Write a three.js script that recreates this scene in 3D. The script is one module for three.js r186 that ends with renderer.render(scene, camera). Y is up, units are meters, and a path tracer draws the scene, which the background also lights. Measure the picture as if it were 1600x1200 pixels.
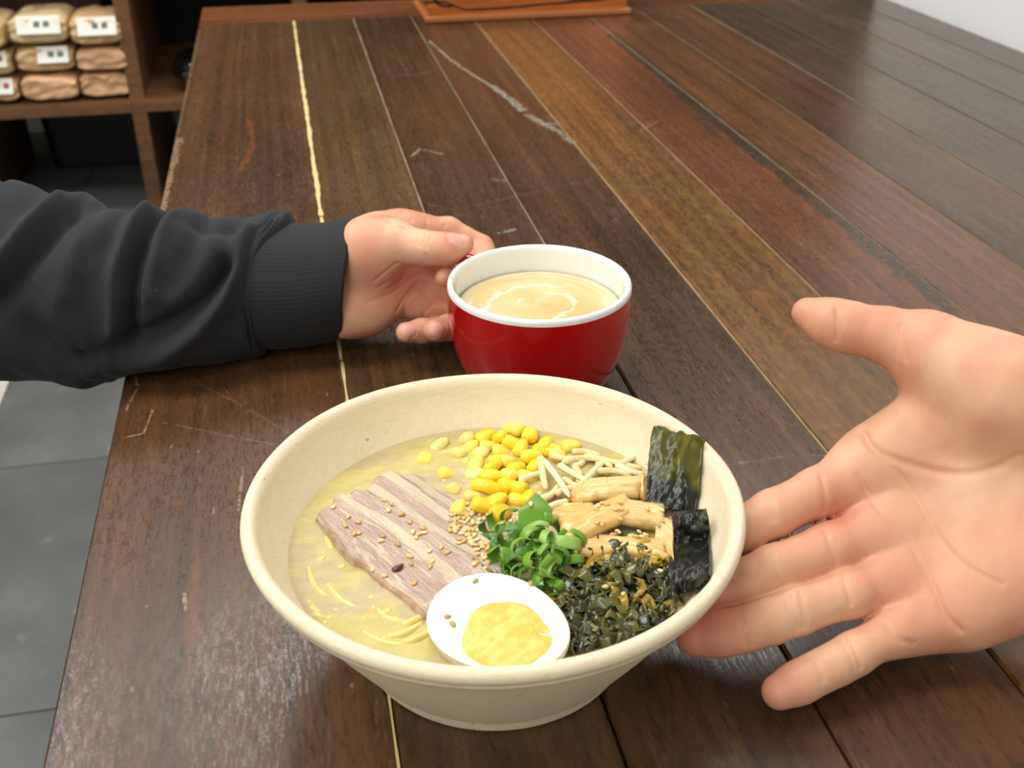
import * as THREE from 'three';
import { mergeGeometries, mergeVertices } from 'three/addons/utils/BufferGeometryUtils.js';
import { RoundedBoxGeometry } from 'three/addons/geometries/RoundedBoxGeometry.js';
import { RectAreaLightUniformsLib } from 'three/addons/lights/RectAreaLightUniformsLib.js';

// ---------------------------------------------------------------- camera, light, exposure
const scene = new THREE.Scene();
scene.background = new THREE.Color(0x000000);
const FOCAL = 1700, TABLE = 0.75;
const PITCH = Math.atan(985 / FOCAL), YAW = Math.atan(400 / Math.hypot(FOCAL, 985));
const EYE = new THREE.Vector3(0, TABLE + 0.33, 0);
const FWD = new THREE.Vector3(Math.sin(YAW) * Math.cos(PITCH), -Math.sin(PITCH), -Math.cos(YAW) * Math.cos(PITCH));
const RIGHT = new THREE.Vector3().crossVectors(FWD, new THREE.Vector3(0, 1, 0)).normalize();
const UP = new THREE.Vector3().crossVectors(RIGHT, FWD);
const camera = new THREE.PerspectiveCamera(2 * Math.atan(600 / FOCAL) * 180 / Math.PI, 1600 / 1200, 0.02, 30);
camera.position.copy(EYE);
camera.lookAt(EYE.clone().add(FWD));
camera.focus = 0.5;
camera.userData.fStop = 16;
const renderer = new THREE.WebGLRenderer({ antialias: true });
renderer.toneMapping = THREE.LinearToneMapping;
renderer.toneMappingExposure = 0.94;
renderer.shadowMap.enabled = true;
RectAreaLightUniformsLib.init();
const CEIL = 2.7;
// ceiling panels: centre x, centre z, size x, size z, brightness
const PANELS = [
  [-1.25, -2.3, 1.2, 0.6, 9.0],
  [0.15, -2.3, 1.2, 0.6, 9.0],
  [1.55, -2.3, 1.2, 0.6, 9.0],
  [-1.5, -0.7, 1.2, 0.6, 9.0],
  [-0.45, -0.75, 1.2, 0.6, 9.0],
  [-1.2, 0.9, 1.2, 0.6, 9.0],
  [-1.2, 2.05, 1.2, 0.6, 9.0],
];
const LAMP_COLOR = new THREE.Color(1.0, 0.99, 0.96);

// ---------------------------------------------------------------- helpers
let seedState = 12345;
function seed(s) { seedState = s >>> 0; }
function rnd() { seedState = (Math.imul(seedState, 1664525) + 1013904223) >>> 0; return seedState / 4294967296; }
const rr = (a, b) => a + (b - a) * rnd();
const clamp = (x, a, b) => Math.min(b, Math.max(a, x));
const lerp = (a, b, t) => a + (b - a) * t;
const smooth = (a, b, x) => { const t = clamp((x - a) / (b - a), 0, 1); return t * t * (3 - 2 * t); };
const V = (x, y, z) => new THREE.Vector3(x, y, z);
const ray = (px, py) => FWD.clone().addScaledVector(RIGHT, (px - 800) / FOCAL).addScaledVector(UP, -(py - 600) / FOCAL);
const at = (px, py, d) => EYE.clone().addScaledVector(ray(px, py), d);
const onY = (px, py, y) => { const v = ray(px, py); return EYE.clone().addScaledVector(v, (y - EYE.y) / v.y); };
const PERM = new Float32Array(65536);
{ let s = 991; for (let i = 0; i < 65536; i++) { s = (Math.imul(s, 1103515245) + 12345) >>> 0; PERM[i] = ((s >>> 8) & 65535) / 65535; } }
function n2(x, y) {
  const xi = Math.floor(x), yi = Math.floor(y), fx = x - xi, fy = y - yi;
  const u = fx * fx * (3 - 2 * fx), v = fy * fy * (3 - 2 * fy);
  const h = (a, b) => PERM[(Math.imul(a, 7919) + Math.imul(b, 31337) + Math.imul(a ^ (b << 5), 131)) & 65535];
  const a = h(xi, yi), b = h(xi + 1, yi), c = h(xi, yi + 1), d = h(xi + 1, yi + 1);
  return a + (b - a) * u + (c - a) * v + (a - b - c + d) * u * v;
}
function fbm(x, y, o = 4) { let s = 0, a = 0.5, t = 0; for (let i = 0; i < o; i++) { s += a * n2(x, y); t += a; a *= 0.5; x = x * 2.03 + 17.1; y = y * 2.03 + 5.3; } return s / t; }
function n3(x, y, z) { return (n2(x + z * 0.71, y + z * 1.3) + n2(y * 1.1 + 37, z + x * 0.6 + 11) + n2(z * 1.2 + 71, x + y * 0.5 + 3)) / 3; }

function dataTex(w, h, fill, srgb = true) {
  const d = new Uint8Array(w * h * 4), o = [0, 0, 0];
  for (let j = 0, k = 0; j < h; j++) for (let i = 0; i < w; i++, k += 4) {
    fill((i + 0.5) / w, (j + 0.5) / h, o);
    d[k] = clamp(o[0], 0, 255); d[k + 1] = clamp(o[1], 0, 255); d[k + 2] = clamp(o[2], 0, 255); d[k + 3] = 255;
  }
  const t = new THREE.DataTexture(d, w, h);
  t.magFilter = THREE.LinearFilter; t.minFilter = THREE.LinearMipmapLinearFilter; t.generateMipmaps = true;
  t.wrapS = t.wrapT = THREE.RepeatWrapping;
  if (srgb) t.colorSpace = THREE.SRGBColorSpace;
  t.needsUpdate = true;
  return t;
}
const std = (color, roughness = 0.6, extra = {}) => new THREE.MeshPhysicalMaterial({ color, roughness, ...extra });
const used = new Map();
function numbered(n) { const k = used.get(n) ?? 0; used.set(n, k + 1); return k ? n + '_' + String(k).padStart(3, '0') : n; }
function shadows(o) { o.castShadow = o.receiveShadow = true; return o; }
function part(name, geo, m, parent, label) {
  const o = shadows(new THREE.Mesh(geo, m)); o.name = name; parent.add(o);
  if (label) o.userData.label = label;
  return o;
}
function tag(o, label, category, group, kind) {
  o.userData.label = label; o.userData.category = category;
  if (group) o.userData.group = group;
  if (kind) o.userData.kind = kind;
  return o;
}
function thing(name, label, category, pos, group) {
  const g = new THREE.Group(); g.name = numbered(name); scene.add(g);
  if (pos) g.position.copy(pos);
  return tag(g, label, category, group);
}
function single(name, geo, m, label, category, group, kind) {
  const o = shadows(new THREE.Mesh(geo, m)); o.name = numbered(name); scene.add(o);
  return tag(o, label, category, group, kind);
}
function struct(name, geo, m, label) {
  const o = shadows(new THREE.Mesh(geo, m)); o.name = name; scene.add(o);
  o.userData.kind = 'structure'; if (label) { o.userData.label = label; o.userData.category = name.split('_')[0]; }
  return o;
}
function box(x0, x1, y0, y1, z0, z1) { const g = new THREE.BoxGeometry(x1 - x0, y1 - y0, z1 - z0); g.translate((x0 + x1) / 2, (y0 + y1) / 2, (z0 + z1) / 2); return g; }
// box whose uv are in metres
function boxM(x0, x1, y0, y1, z0, z1) {
  const g = box(x0, x1, y0, y1, z0, z1), p = g.attributes.position, n = g.attributes.normal, uv = g.attributes.uv;
  for (let i = 0; i < p.count; i++) {
    if (Math.abs(n.getY(i)) > 0.5) uv.setXY(i, p.getX(i), p.getZ(i));
    else if (Math.abs(n.getX(i)) > 0.5) uv.setXY(i, p.getZ(i), p.getY(i));
    else uv.setXY(i, p.getX(i), p.getY(i));
  }
  return g;
}
function rbox(w, h, d, r = 0.004, s = 3) { return new RoundedBoxGeometry(w, h, d, s, r); }
// sweep: points, section radii (a across, b along the up hint), closed round ends
function sweep(pts, ra, rb, ring = 12, hint = V(0, 1, 0), caps = true) {
  const P = [], IDX = [], UVS = [], n = pts.length;
  let L = 0;
  for (let i = 0; i < n; i++) {
    const t = pts[Math.min(n - 1, i + 1)].clone().sub(pts[Math.max(0, i - 1)]).normalize();
    const s = new THREE.Vector3().crossVectors(t, hint);
    if (s.lengthSq() < 1e-6) s.crossVectors(t, V(1, 0.2, 0.3));
    s.normalize();
    const b = new THREE.Vector3().crossVectors(s, t);
    const a_ = typeof ra === 'function' ? ra(i / (n - 1)) : ra, b_ = typeof rb === 'function' ? rb(i / (n - 1)) : rb;
    if (i) L += pts[i].distanceTo(pts[i - 1]);
    for (let k = 0; k <= ring; k++) {
      const w = k / ring * Math.PI * 2;
      const q = pts[i].clone().addScaledVector(s, Math.cos(w) * a_).addScaledVector(b, Math.sin(w) * b_);
      P.push(q.x, q.y, q.z); UVS.push(k / ring, L);
    }
  }
  const R = ring + 1;
  for (let i = 0; i < n - 1; i++) for (let k = 0; k < ring; k++) { const a = i * R + k, b = a + 1, c = a + R, d = c + 1; IDX.push(a, b, c, b, d, c); }
  if (caps) for (const [i, flip] of [[0, true], [n - 1, false]]) {
    const c = P.length / 3; P.push(pts[i].x, pts[i].y, pts[i].z); UVS.push(0.5, 0);
    for (let k = 0; k < ring; k++) { const a = i * R + k; flip ? IDX.push(c, a + 1, a) : IDX.push(c, a, a + 1); }
  }
  const g = new THREE.BufferGeometry();
  g.setAttribute('position', new THREE.Float32BufferAttribute(P, 3)); g.setAttribute('uv', new THREE.Float32BufferAttribute(UVS, 2)); g.setIndex(IDX); g.computeVertexNormals();
  return g;
}
const curve = (pts, n) => new THREE.CatmullRomCurve3(pts).getPoints(n);
// ribbon with thickness: centre line, width direction per point
function ribbon(pts, wdir, w, th, rough = 0) {
  const n = pts.length, P = [], I = [], U = [];
  for (let i = 0; i < n; i++) {
    const t = pts[Math.min(n - 1, i + 1)].clone().sub(pts[Math.max(0, i - 1)]).normalize();
    const wd = (typeof wdir === 'function' ? wdir(i / (n - 1)) : wdir).clone().addScaledVector(t, 0).normalize();
    const nn = new THREE.Vector3().crossVectors(t, wd).normalize();
    const ww = (typeof w === 'function' ? w(i / (n - 1)) : w) / 2;
    const j = rough ? rr(-rough, rough) : 0, j2 = rough ? rr(-rough, rough) : 0;
    for (const [a, b] of [[-1, -0.5], [-0.5, -1], [0.5, -1], [1, -0.5], [1, 0.5], [0.5, 1], [-0.5, 1], [-1, 0.5]]) {
      const e = a < -0.9 ? -j : a > 0.9 ? j2 : 0;
      const q = pts[i].clone().addScaledVector(wd, a * ww + e).addScaledVector(nn, b * th / 2);
      P.push(q.x, q.y, q.z); U.push((a + 1) / 2, i / (n - 1));
    }
  }
  for (let i = 0; i < n - 1; i++) for (let k = 0; k < 8; k++) { const a = i * 8 + k, b = i * 8 + (k + 1) % 8, c = a + 8, d = b + 8; I.push(a, c, b, b, c, d); }
  for (const [i, f] of [[0, 0], [n - 1, 1]]) for (let k = 1; k < 7; k++) f ? I.push(i * 8, i * 8 + k + 1, i * 8 + k) : I.push(i * 8, i * 8 + k, i * 8 + k + 1);
  const g = new THREE.BufferGeometry();
  g.setAttribute('position', new THREE.Float32BufferAttribute(P, 3)); g.setAttribute('uv', new THREE.Float32BufferAttribute(U, 2)); g.setIndex(I); g.computeVertexNormals();
  return g;
}
function paint(g, fn) { // vertex colours (linear) from position
  const p = g.attributes.position, c = new Float32Array(p.count * 3), col = new THREE.Color();
  for (let i = 0; i < p.count; i++) { fn(p.getX(i), p.getY(i), p.getZ(i), col); c[i * 3] = col.r; c[i * 3 + 1] = col.g; c[i * 3 + 2] = col.b; }
  g.setAttribute('color', new THREE.BufferAttribute(c, 3));
  return g;
}
const lathe = (pts, seg = 128) => new THREE.LatheGeometry(pts.map(([x, y]) => new THREE.Vector2(x, y)), seg);

// ---------------------------------------------------------------- room
const tileBump = dataTex(512, 512, (u, v, o) => { const a = 90 + 90 * fbm(u * 14, v * 14, 5); o[0] = o[1] = o[2] = a; }, false);
const floorTone = (k) => dataTex(512, 512, (u, v, o) => {
  const a = fbm(u * 5 + k * 7, v * 5, 5), b = n2(u * 160 + k, v * 160), c = smooth(0.72, 0.86, fbm(u * 16 + 3 * k, v * 16 + 9, 3));
  const s = 0.86 + 0.3 * (a - 0.5) + 0.05 * (b - 0.5) + 0.16 * c;
  o[0] = 116 * s; o[1] = 119 * s; o[2] = 118 * s;
});
const floorMats = [0, 1, 2].map((k) => std(0xffffff, 0.42, { map: floorTone(k), bumpMap: tileBump, bumpScale: 0.0006 }));
const floor = new THREE.Group(); floor.name = 'floor'; floor.userData.kind = 'structure'; floor.userData.label = 'floor of large dark grey stone tiles'; floor.userData.category = 'floor'; scene.add(floor);
part('grout', box(-3.1, 3.1, -0.12, -0.004, -3.9, 2.7), std(0x5c5c5a, 0.9), floor);
{
  const S = 0.6, G = 0.003; let k = 0;
  const zs = []; for (let z = -1.716 - 4 * S; z < 2.6; z += S) zs.push(z);
  const xs = []; for (let x = -0.605 - 4 * S; x < 3; x += S) xs.push(x);
  for (const z of zs) for (const x of xs) {
    const g = new THREE.BoxGeometry(S - G, 0.01, S - G); g.translate(x + S / 2, -0.005, z + S / 2);
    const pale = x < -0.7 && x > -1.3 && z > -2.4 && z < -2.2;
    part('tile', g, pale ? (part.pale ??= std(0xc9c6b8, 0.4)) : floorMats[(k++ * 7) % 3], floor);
  }
}
const wallPaint = std(0xf7f8f5, 0.75), dark = std(0x0d0d0d, 0.85), ceilPaint = std(0xeeece6, 0.9);
struct('ceiling', box(-3.1, 3.1, CEIL, CEIL + 0.12, -3.9, 2.7), ceilPaint, 'off-white ceiling with recessed light panels');
struct('wall_right', box(0.945, 1.065, 0, CEIL, -1.685, 2.6), wallPaint, 'plain white wall along the long side of the table');
struct('wall_right_far', box(3.0, 3.1, 0, CEIL, -3.9, 2.6), wallPaint, 'far side wall of the room beyond the end of the white wall');
struct('wall_back', box(-3.0, 3.0, 0, CEIL, -3.9, -3.78), dark, 'black painted back wall behind the shelving');
struct('wall_left', box(-3.1, -3.0, 0, CEIL, -3.9, 2.6), std(0xd8d5cc, 0.8), 'pale left wall across the room');
struct('wall_front', box(-3.1, 3.1, 0, CEIL, 2.6, 2.7), std(0xd8d5cc, 0.8), 'pale wall at the near end of the room');
struct('baseboard_back', box(-3.0, 3.0, 0, 0.09, -3.78, -3.765), std(0xd8d8d4, 0.6), 'white baseboard along the black wall');
for (const [x, z, w, d, I] of PANELS) {
  const g = thing('ceiling_light', 'flat rectangular white ceiling light panel over the table room', 'lamp', V(x, CEIL, z), 'ceiling light panels');
  part('frame', mergeGeometries([box(-w / 2 - 0.02, w / 2 + 0.02, -0.02, 0, -d / 2 - 0.02, -d / 2), box(-w / 2 - 0.02, w / 2 + 0.02, -0.02, 0, d / 2, d / 2 + 0.02), box(-w / 2 - 0.02, -w / 2, -0.02, 0, -d / 2, d / 2), box(w / 2, w / 2 + 0.02, -0.02, 0, -d / 2, d / 2)]), std(0xf2f2f0, 0.5), g);
  part('diffuser', box(-w / 2, w / 2, -0.012, 0, -d / 2, d / 2), new THREE.MeshStandardMaterial({ color: 0xffffff, emissive: LAMP_COLOR, emissiveIntensity: 1.0 }), g);
  const l = new THREE.RectAreaLight(LAMP_COLOR, I, w, d);
  l.position.set(x, CEIL - 0.025, z); l.rotation.x = -Math.PI / 2; l.name = 'panel_light'; scene.add(l);
}

// ---------------------------------------------------------------- table
// marks: polylines in table metres [x, z], half width, sRGB colour, strength, raggedness
const MARKS = [
  { p: [[0.187, -1.47], [0.2, -1.36], [0.213, -1.29], [0.228, -1.225], [0.236, -1.16], [0.238, -1.125]], w: 0.0028, c: [150, 150, 142], a: 0.85, k: 240 },
  { p: [[0.228, -1.23], [0.239, -1.16], [0.242, -1.13]], w: 0.0058, c: [146, 146, 138], a: 0.8, k: 300 },
  { p: [[0.243, -1.11], [0.252, -1.075], [0.262, -1.045], [0.266, -1.01]], w: 0.0055, c: [150, 150, 140], a: 0.8, k: 260 },
  { p: [[0.252, -1.075], [0.266, -1.075]], w: 0.005, c: [140, 140, 132], a: 0.7, k: 300 },
  { p: [[0.105, -0.868], [0.125, -0.852], [0.262, -0.905]], w: 0.0008, c: [128, 112, 92], a: 0.6, k: 90 },
  { p: [[0.152, -0.795], [0.165, -0.8]], w: 0.003, c: [140, 140, 134], a: 0.8, k: 500 },
  { p: [[0.13, -0.78], [0.138, -0.785]], w: 0.0018, c: [130, 128, 120], a: 0.7, k: 500 },
  { p: [[0.107, -1.0], [0.117, -1.02], [0.135, -1.0]], w: 0.0026, c: [150, 148, 138], a: 0.7, k: 500 },
  { p: [[0.17, -0.92], [0.18, -0.915]], w: 0.003, c: [140, 138, 128], a: 0.6, k: 500 },
  { p: [[0.118, -1.3], [0.15, -1.3], [0.165, -1.31]], w: 0.0018, c: [120, 112, 96], a: 0.6, k: 300 },
  { p: [[-0.09, -0.555], [-0.03, -0.52], [0.03, -0.49]], w: 0.0007, c: [134, 122, 112], a: 0.5, k: 120 },
  { p: [[-0.075, -0.6], [-0.05, -0.57], [-0.02, -0.53]], w: 0.0009, c: [130, 118, 108], a: 0.4, k: 120 },
  { p: [[0.2, -0.45], [0.245, -0.452], [0.266, -0.448]], w: 0.0005, c: [160, 150, 135], a: 0.6, k: 60 },
  { p: [[0.34, -1.03], [0.37, -1.06]], w: 0.001, c: [170, 140, 90], a: 0.7, k: 120 },
  { p: [[0.435, -1.45], [0.432, -1.2], [0.43, -1.0], [0.428, -0.8], [0.43, -0.6]], w: 0.011, c: [38, 40, 30], a: 0.75, k: 55 },
  { p: [[0.425, -1.1], [0.41, -1.0]], w: 0.006, c: [46, 44, 30], a: 0.5, k: 70 },
  { p: [[0.47, -1.02], [0.5, -0.8], [0.51, -0.7]], w: 0.0012, c: [150, 110, 80], a: 0.35, k: 100 },
  { p: [[0.62, -1.33], [0.605, -1.2], [0.62, -1.1], [0.66, -1.1]], w: 0.001, c: [120, 104, 84], a: 0.6, k: 60 },
  { p: [[0.73, -1.22], [0.75, -1.16], [0.74, -1.1]], w: 0.0012, c: [60, 54, 46], a: 0.6, k: 80 },
  { p: [[0.64, -1.18], [0.67, -1.17], [0.66, -1.12]], w: 0.0018, c: [60, 54, 44], a: 0.6, k: 120 },
  { p: [[-0.114, -1.6], [-0.115, -1.3], [-0.1155, -1.1]], w: 0.0028, c: [128, 100, 74], a: 0.6, k: 130 },
  { p: [[-0.113, -1.1], [-0.115, -0.9], [-0.1145, -0.75]], w: 0.0042, c: [168, 142, 112], a: 0.7, k: 130 },
  { p: [[-0.112, -0.62], [-0.108, -0.6], [-0.113, -0.57]], w: 0.0013, c: [150, 136, 118], a: 0.7, k: 150 },
  { p: [[-0.097, -0.57], [-0.1, -0.545], [-0.111, -0.543]], w: 0.0009, c: [165, 150, 130], a: 0.7, k: 150 },
  { p: [[-0.045, -0.5], [-0.047, -0.46]], w: 0.0009, c: [165, 150, 130], a: 0.6, k: 200 },
  { p: [[-0.07, -0.402], [-0.069, -0.39]], w: 0.0011, c: [185, 170, 150], a: 0.7, k: 300 },
  { p: [[-0.066, -0.43], [-0.066, -0.37]], w: 0.004, c: [120, 66, 40], a: 0.4, k: 60 },
  { p: [[-0.102, -0.46], [-0.1, -0.41]], w: 0.005, c: [124, 76, 44], a: 0.35, k: 60 },
  { p: [[0.21, -0.31], [0.235, -0.308]], w: 0.0012, c: [30, 26, 22], a: 0.6, k: 600 },
  { p: [[0.01, -0.33], [0.008, -0.30]], w: 0.001, c: [110, 100, 88], a: 0.4, k: 150 },
  { p: [[-0.045, -1.15], [-0.04, -1.06], [-0.052, -0.99]], w: 0.004, c: [150, 82, 40], a: 0.45, k: 60 },
];
seed(77);
for (let i = 0; i < 150; i++) { const x = rr(-0.11, 0.4), z = -Math.pow(rr(0.5, 1.25), 2) - 0.02; MARKS.push({ p: [[x, z], [x + rr(-0.001, 0.001), z + rr(0.0005, 0.005)]], w: rr(0.0005, 0.0011), c: [165, 142, 112], a: rr(0.25, 0.7), k: 500 }); }
for (let i = 0; i < 46; i++) { const x = rr(-0.1, 0.75), z = rr(-1.5, -0.3), a = rr(0, 6.28), l = rr(0.015, 0.07); MARKS.push({ p: [[x, z], [x + Math.cos(a) * l, z + Math.sin(a) * l]], w: 0.00045, c: [150, 124, 96], a: rr(0.12, 0.35), k: 90 }); }
function segDist(x, z, a, b) { const dx = b[0] - a[0], dz = b[1] - a[1], t = clamp(((x - a[0]) * dx + (z - a[1]) * dz) / (dx * dx + dz * dz + 1e-12), 0, 1); return Math.hypot(x - a[0] - dx * t, z - a[1] - dz * t); }
const ZF = -1.632, ZN = 0.12;
function woodTex(W, H, x0, x1, z0, z1, base, alt, sd, opt = {}) {
  const mk = MARKS.filter((m) => m.p.some(([x, z]) => x > x0 - 0.03 && x < x1 + 0.03) ).map((m) => {
    const xs = m.p.map((q) => q[0]), zs = m.p.map((q) => q[1]), e = m.w * 2.2;
    return { ...m, b: [Math.min(...xs) - e, Math.max(...xs) + e, Math.min(...zs) - e, Math.max(...zs) + e] };
  });
  const along = opt.along ?? false;
  const tex = dataTex(W, H, (u, v, o) => {
    const x = lerp(x0, x1, u), z = lerp(z1, z0, v);
    const a = along ? z : x, b = along ? x : z; // a across the grain
    const warp = 0.008 * (n2(a * 14 + sd, b * 3 + sd) - 0.5), aw = a + warp;
    const streak = fbm(aw * 260 + sd * 3, b * 2.6 + sd, 2);
    const fine = n2(aw * 1500 + sd, b * 120);
    const pore = smooth(0.66, 0.85, n2(aw * 1000 + sd * 5, b * 210 + 9));
    const blotch = fbm(a * 11 + sd * 2.3, b * 3.1 + sd, 2);
    const fig = opt.figure ? opt.figure * (fbm(a * 300 + b * 60 + sd, b * 130 - a * 70, 2) - 0.5) : 0;
    const band = smooth(0.4, 0.75, n2(a * 48 + sd, b * 1.1 + sd * 4));
    const s = 0.74 + 0.36 * streak + 0.14 * (fine - 0.5) - 0.16 * pore + fig + 0.2 * (blotch - 0.5);
    const m = clamp(0.5 * band + 1.1 * (blotch - 0.42), 0, 1);
    const sc = n2(a * 70 + 4, b * 16 + sd), scuff = sc > 0.55 ? smooth(0.55, 0.85, sc) * smooth(0.5, 0.85, n2(a * 900, b * 160)) * 0.24 : 0;
    o[0] = lerp(lerp(base[0], alt[0], m) * s, 136, scuff); o[1] = lerp(lerp(base[1], alt[1], m) * s, 116, scuff); o[2] = lerp(lerp(base[2], alt[2], m) * s, 94, scuff);
  });
  const D = tex.image.data;
  for (const k of mk) {
    const i0 = Math.max(0, Math.floor((k.b[0] - x0) / (x1 - x0) * W)), i1 = Math.min(W - 1, Math.ceil((k.b[1] - x0) / (x1 - x0) * W));
    const j0 = Math.max(0, Math.floor((z1 - k.b[3]) / (z1 - z0) * H)), j1 = Math.min(H - 1, Math.ceil((z1 - k.b[2]) / (z1 - z0) * H));
    for (let j = j0; j <= j1; j++) for (let i = i0; i <= i1; i++) {
      const x = lerp(x0, x1, (i + 0.5) / W), z = lerp(z1, z0, (j + 0.5) / H);
      let d = 9; for (let q = 0; q + 1 < k.p.length; q++) d = Math.min(d, segDist(x, z, k.p[q], k.p[q + 1]));
      if (d > k.w * 1.9) continue;
      const e = k.w * (0.25 + 1.5 * fbm(x * k.k + k.w * 999, z * k.k, 3)), f = k.a * smooth(e, e * 0.45, d) * smooth(0.15, 0.5, n2(x * 700 + 3, z * 500));
      if (f > 0) for (let c = 0; c < 3; c++) { const at_ = (j * W + i) * 4 + c; D[at_] = lerp(D[at_], k.c[c], f); }
    }
  }
  return tex;
}
const woodBump = dataTex(512, 2048, (u, v, o) => { const a = u * 0.085, b = v * 0.35; const s = 128 + 50 * (fbm(a * 300, b * 5, 3) - 0.5) + 70 * (n2(a * 1500, b * 160) - 0.5) - 70 * smooth(0.66, 0.82, n2(a * 1300, b * 260)) + 30 * (n2(a * 2600, b * 1300) - 0.5); o[0] = o[1] = o[2] = s; }, false);
const woodRough = dataTex(512, 1024, (u, v, o) => { const a = u * 0.085, b = v * 0.35; const s = 80 + 34 * (fbm(a * 40, b * 14, 3) - 0.5) + 44 * (n2(a * 1500, b * 200) - 0.5) + 40 * (n2(a * 2200, b * 900) - 0.5); o[0] = o[1] = o[2] = s; }, false);
for (const t of [woodBump, woodRough]) { t.wrapS = t.wrapT = THREE.MirroredRepeatWrapping; t.repeat.set(1, 4); }
function plankGeo(x0, x1, z0, z1, y, t, zt = z1, ch = 0.0012) {
  const w = x1 - x0, prof = [[0, -t], [0, -ch], [ch, 0], [w - ch, 0], [w, -ch], [w, -t]], P = [], U = [];
  const quad = (a, b, c, d) => { for (const q of [a, b, c, a, c, d]) { P.push(x0 + q[0], y + q[1], q[2]); U.push(q[0] / w, (zt - q[2]) / (zt - z0)); } };
  for (let i = 0; i < prof.length; i++) { const p = prof[i], q = prof[(i + 1) % prof.length]; quad([p[0], p[1], z1], [q[0], q[1], z1], [q[0], q[1], z0], [p[0], p[1], z0]); }
  for (const [z, f] of [[z1, 1], [z0, -1]]) for (let i = 1; i < prof.length - 1; i++) { const tri = f > 0 ? [prof[0], prof[i + 1], prof[i]] : [prof[0], prof[i], prof[i + 1]]; for (const q of tri) { P.push(x0 + q[0], y + q[1], z); U.push(q[0] / w, (zt - z) / (zt - z0)); } }
  const g = new THREE.BufferGeometry();
  g.setAttribute('position', new THREE.Float32BufferAttribute(P, 3)); g.setAttribute('uv', new THREE.Float32BufferAttribute(U, 2)); g.computeVertexNormals();
  return g;
}
const table = thing('table', 'long dark brown wooden plank table under the bowl and cup', 'table', V(0, 0, 0));
const woodMat = (map, extra = {}) => std(0xffffff, 1.0, { map, bumpMap: woodBump, bumpScale: 0.00005, roughnessMap: woodRough, ...extra });
const JOINTS = [-0.117, 0.0145, 0.099, 0.182, 0.2675, 0.351, 0.436, 0.519, 0.608, 0.696, 0.782, 0.86, 0.922];
const TONES = [
  [[80, 53, 32], [92, 61, 36]], [[82, 58, 33], [92, 66, 38]], [[76, 51, 29], [84, 56, 32]], [[77, 51, 30], [88, 57, 34]],
  [[106, 71, 36], [118, 78, 38]], [[98, 59, 36], [112, 65, 38]], [[100, 64, 38], [112, 70, 42]], [[88, 59, 38], [100, 66, 42]],
  [[82, 63, 45], [94, 71, 48]], [[84, 67, 51], [90, 71, 54]], [[82, 67, 53], [88, 71, 56]], [[82, 68, 55], [88, 70, 57]],
];
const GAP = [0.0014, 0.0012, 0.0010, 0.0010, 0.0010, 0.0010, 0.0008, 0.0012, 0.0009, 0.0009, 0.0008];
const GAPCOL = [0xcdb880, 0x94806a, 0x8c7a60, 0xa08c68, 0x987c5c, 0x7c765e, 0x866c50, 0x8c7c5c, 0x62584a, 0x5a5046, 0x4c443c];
for (let i = 0; i < 12; i++) {
  const gl = i ? GAP[i - 1] / 2 : 0, gr = i < 11 ? GAP[i] / 2 : 0, x0 = JOINTS[i] + gl, x1 = JOINTS[i + 1] - gr;
  const big = i < 5;
  const map = woodTex(i === 0 ? 768 : big ? 512 : 384, i < 6 ? 2048 : 1024, x0, x1, ZF, -0.24, TONES[i][0], TONES[i][1], i * 13.7 + 2, { figure: i === 4 ? 0.3 : i === 5 || i === 6 ? 0.12 : 0.03 });
  part('plank', plankGeo(x0, x1, ZF + 0.0006, ZN, TABLE, 0.03, -0.24), woodMat(map), table);
}
seed(5);
function strip(x, z0, z1, w, y, sd) { // ragged strip along a plank joint
  const n = Math.ceil((z1 - z0) / 0.006), Q = [], I = [];
  for (let i = 0; i <= n; i++) { const z = lerp(z0, z1, i / n), ww = w(z) / 2 * (0.55 + 0.7 * n2(z * 90 + sd, 1)), c = x + w(z) * 0.18 * (n2(z * 40 + sd, 7) - 0.5); Q.push(c - ww, y - 0.012, z, c - ww, y, z, c + ww, y, z, c + ww, y - 0.012, z); }
  for (let i = 0; i < n; i++) for (let k = 0; k < 3; k++) { const p = i * 4 + k; I.push(p, p + 4, p + 1, p + 1, p + 4, p + 5); }
  const m = n * 4; I.push(0, 1, 2, 0, 2, 3, m, m + 2, m + 1, m, m + 3, m + 2);
  const g = new THREE.BufferGeometry(); g.setAttribute('position', new THREE.Float32BufferAttribute(Q, 3)); g.setIndex(I);
  const o = g.toNonIndexed(); o.computeVertexNormals(); return o;
}
for (let i = 0; i < 11; i++) { // filler in the first joint; the rest paints dusty plank edges catching light
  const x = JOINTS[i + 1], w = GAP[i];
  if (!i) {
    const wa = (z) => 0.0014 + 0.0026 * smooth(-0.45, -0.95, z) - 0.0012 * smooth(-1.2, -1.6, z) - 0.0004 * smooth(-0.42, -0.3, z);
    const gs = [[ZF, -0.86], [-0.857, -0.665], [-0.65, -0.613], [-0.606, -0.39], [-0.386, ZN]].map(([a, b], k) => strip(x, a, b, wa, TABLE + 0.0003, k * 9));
    part('filler_and_lit_edge', mergeGeometries(gs), std(GAPCOL[0], 0.8), table, 'pale cream filler in a wide joint');
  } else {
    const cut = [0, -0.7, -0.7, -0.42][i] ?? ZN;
    part('filler_and_lit_edge', strip(x, ZF, cut, () => w * 0.9, TABLE - 0.0002, i * 5), std(GAPCOL[i], 0.8), table);
  }
}
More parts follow.
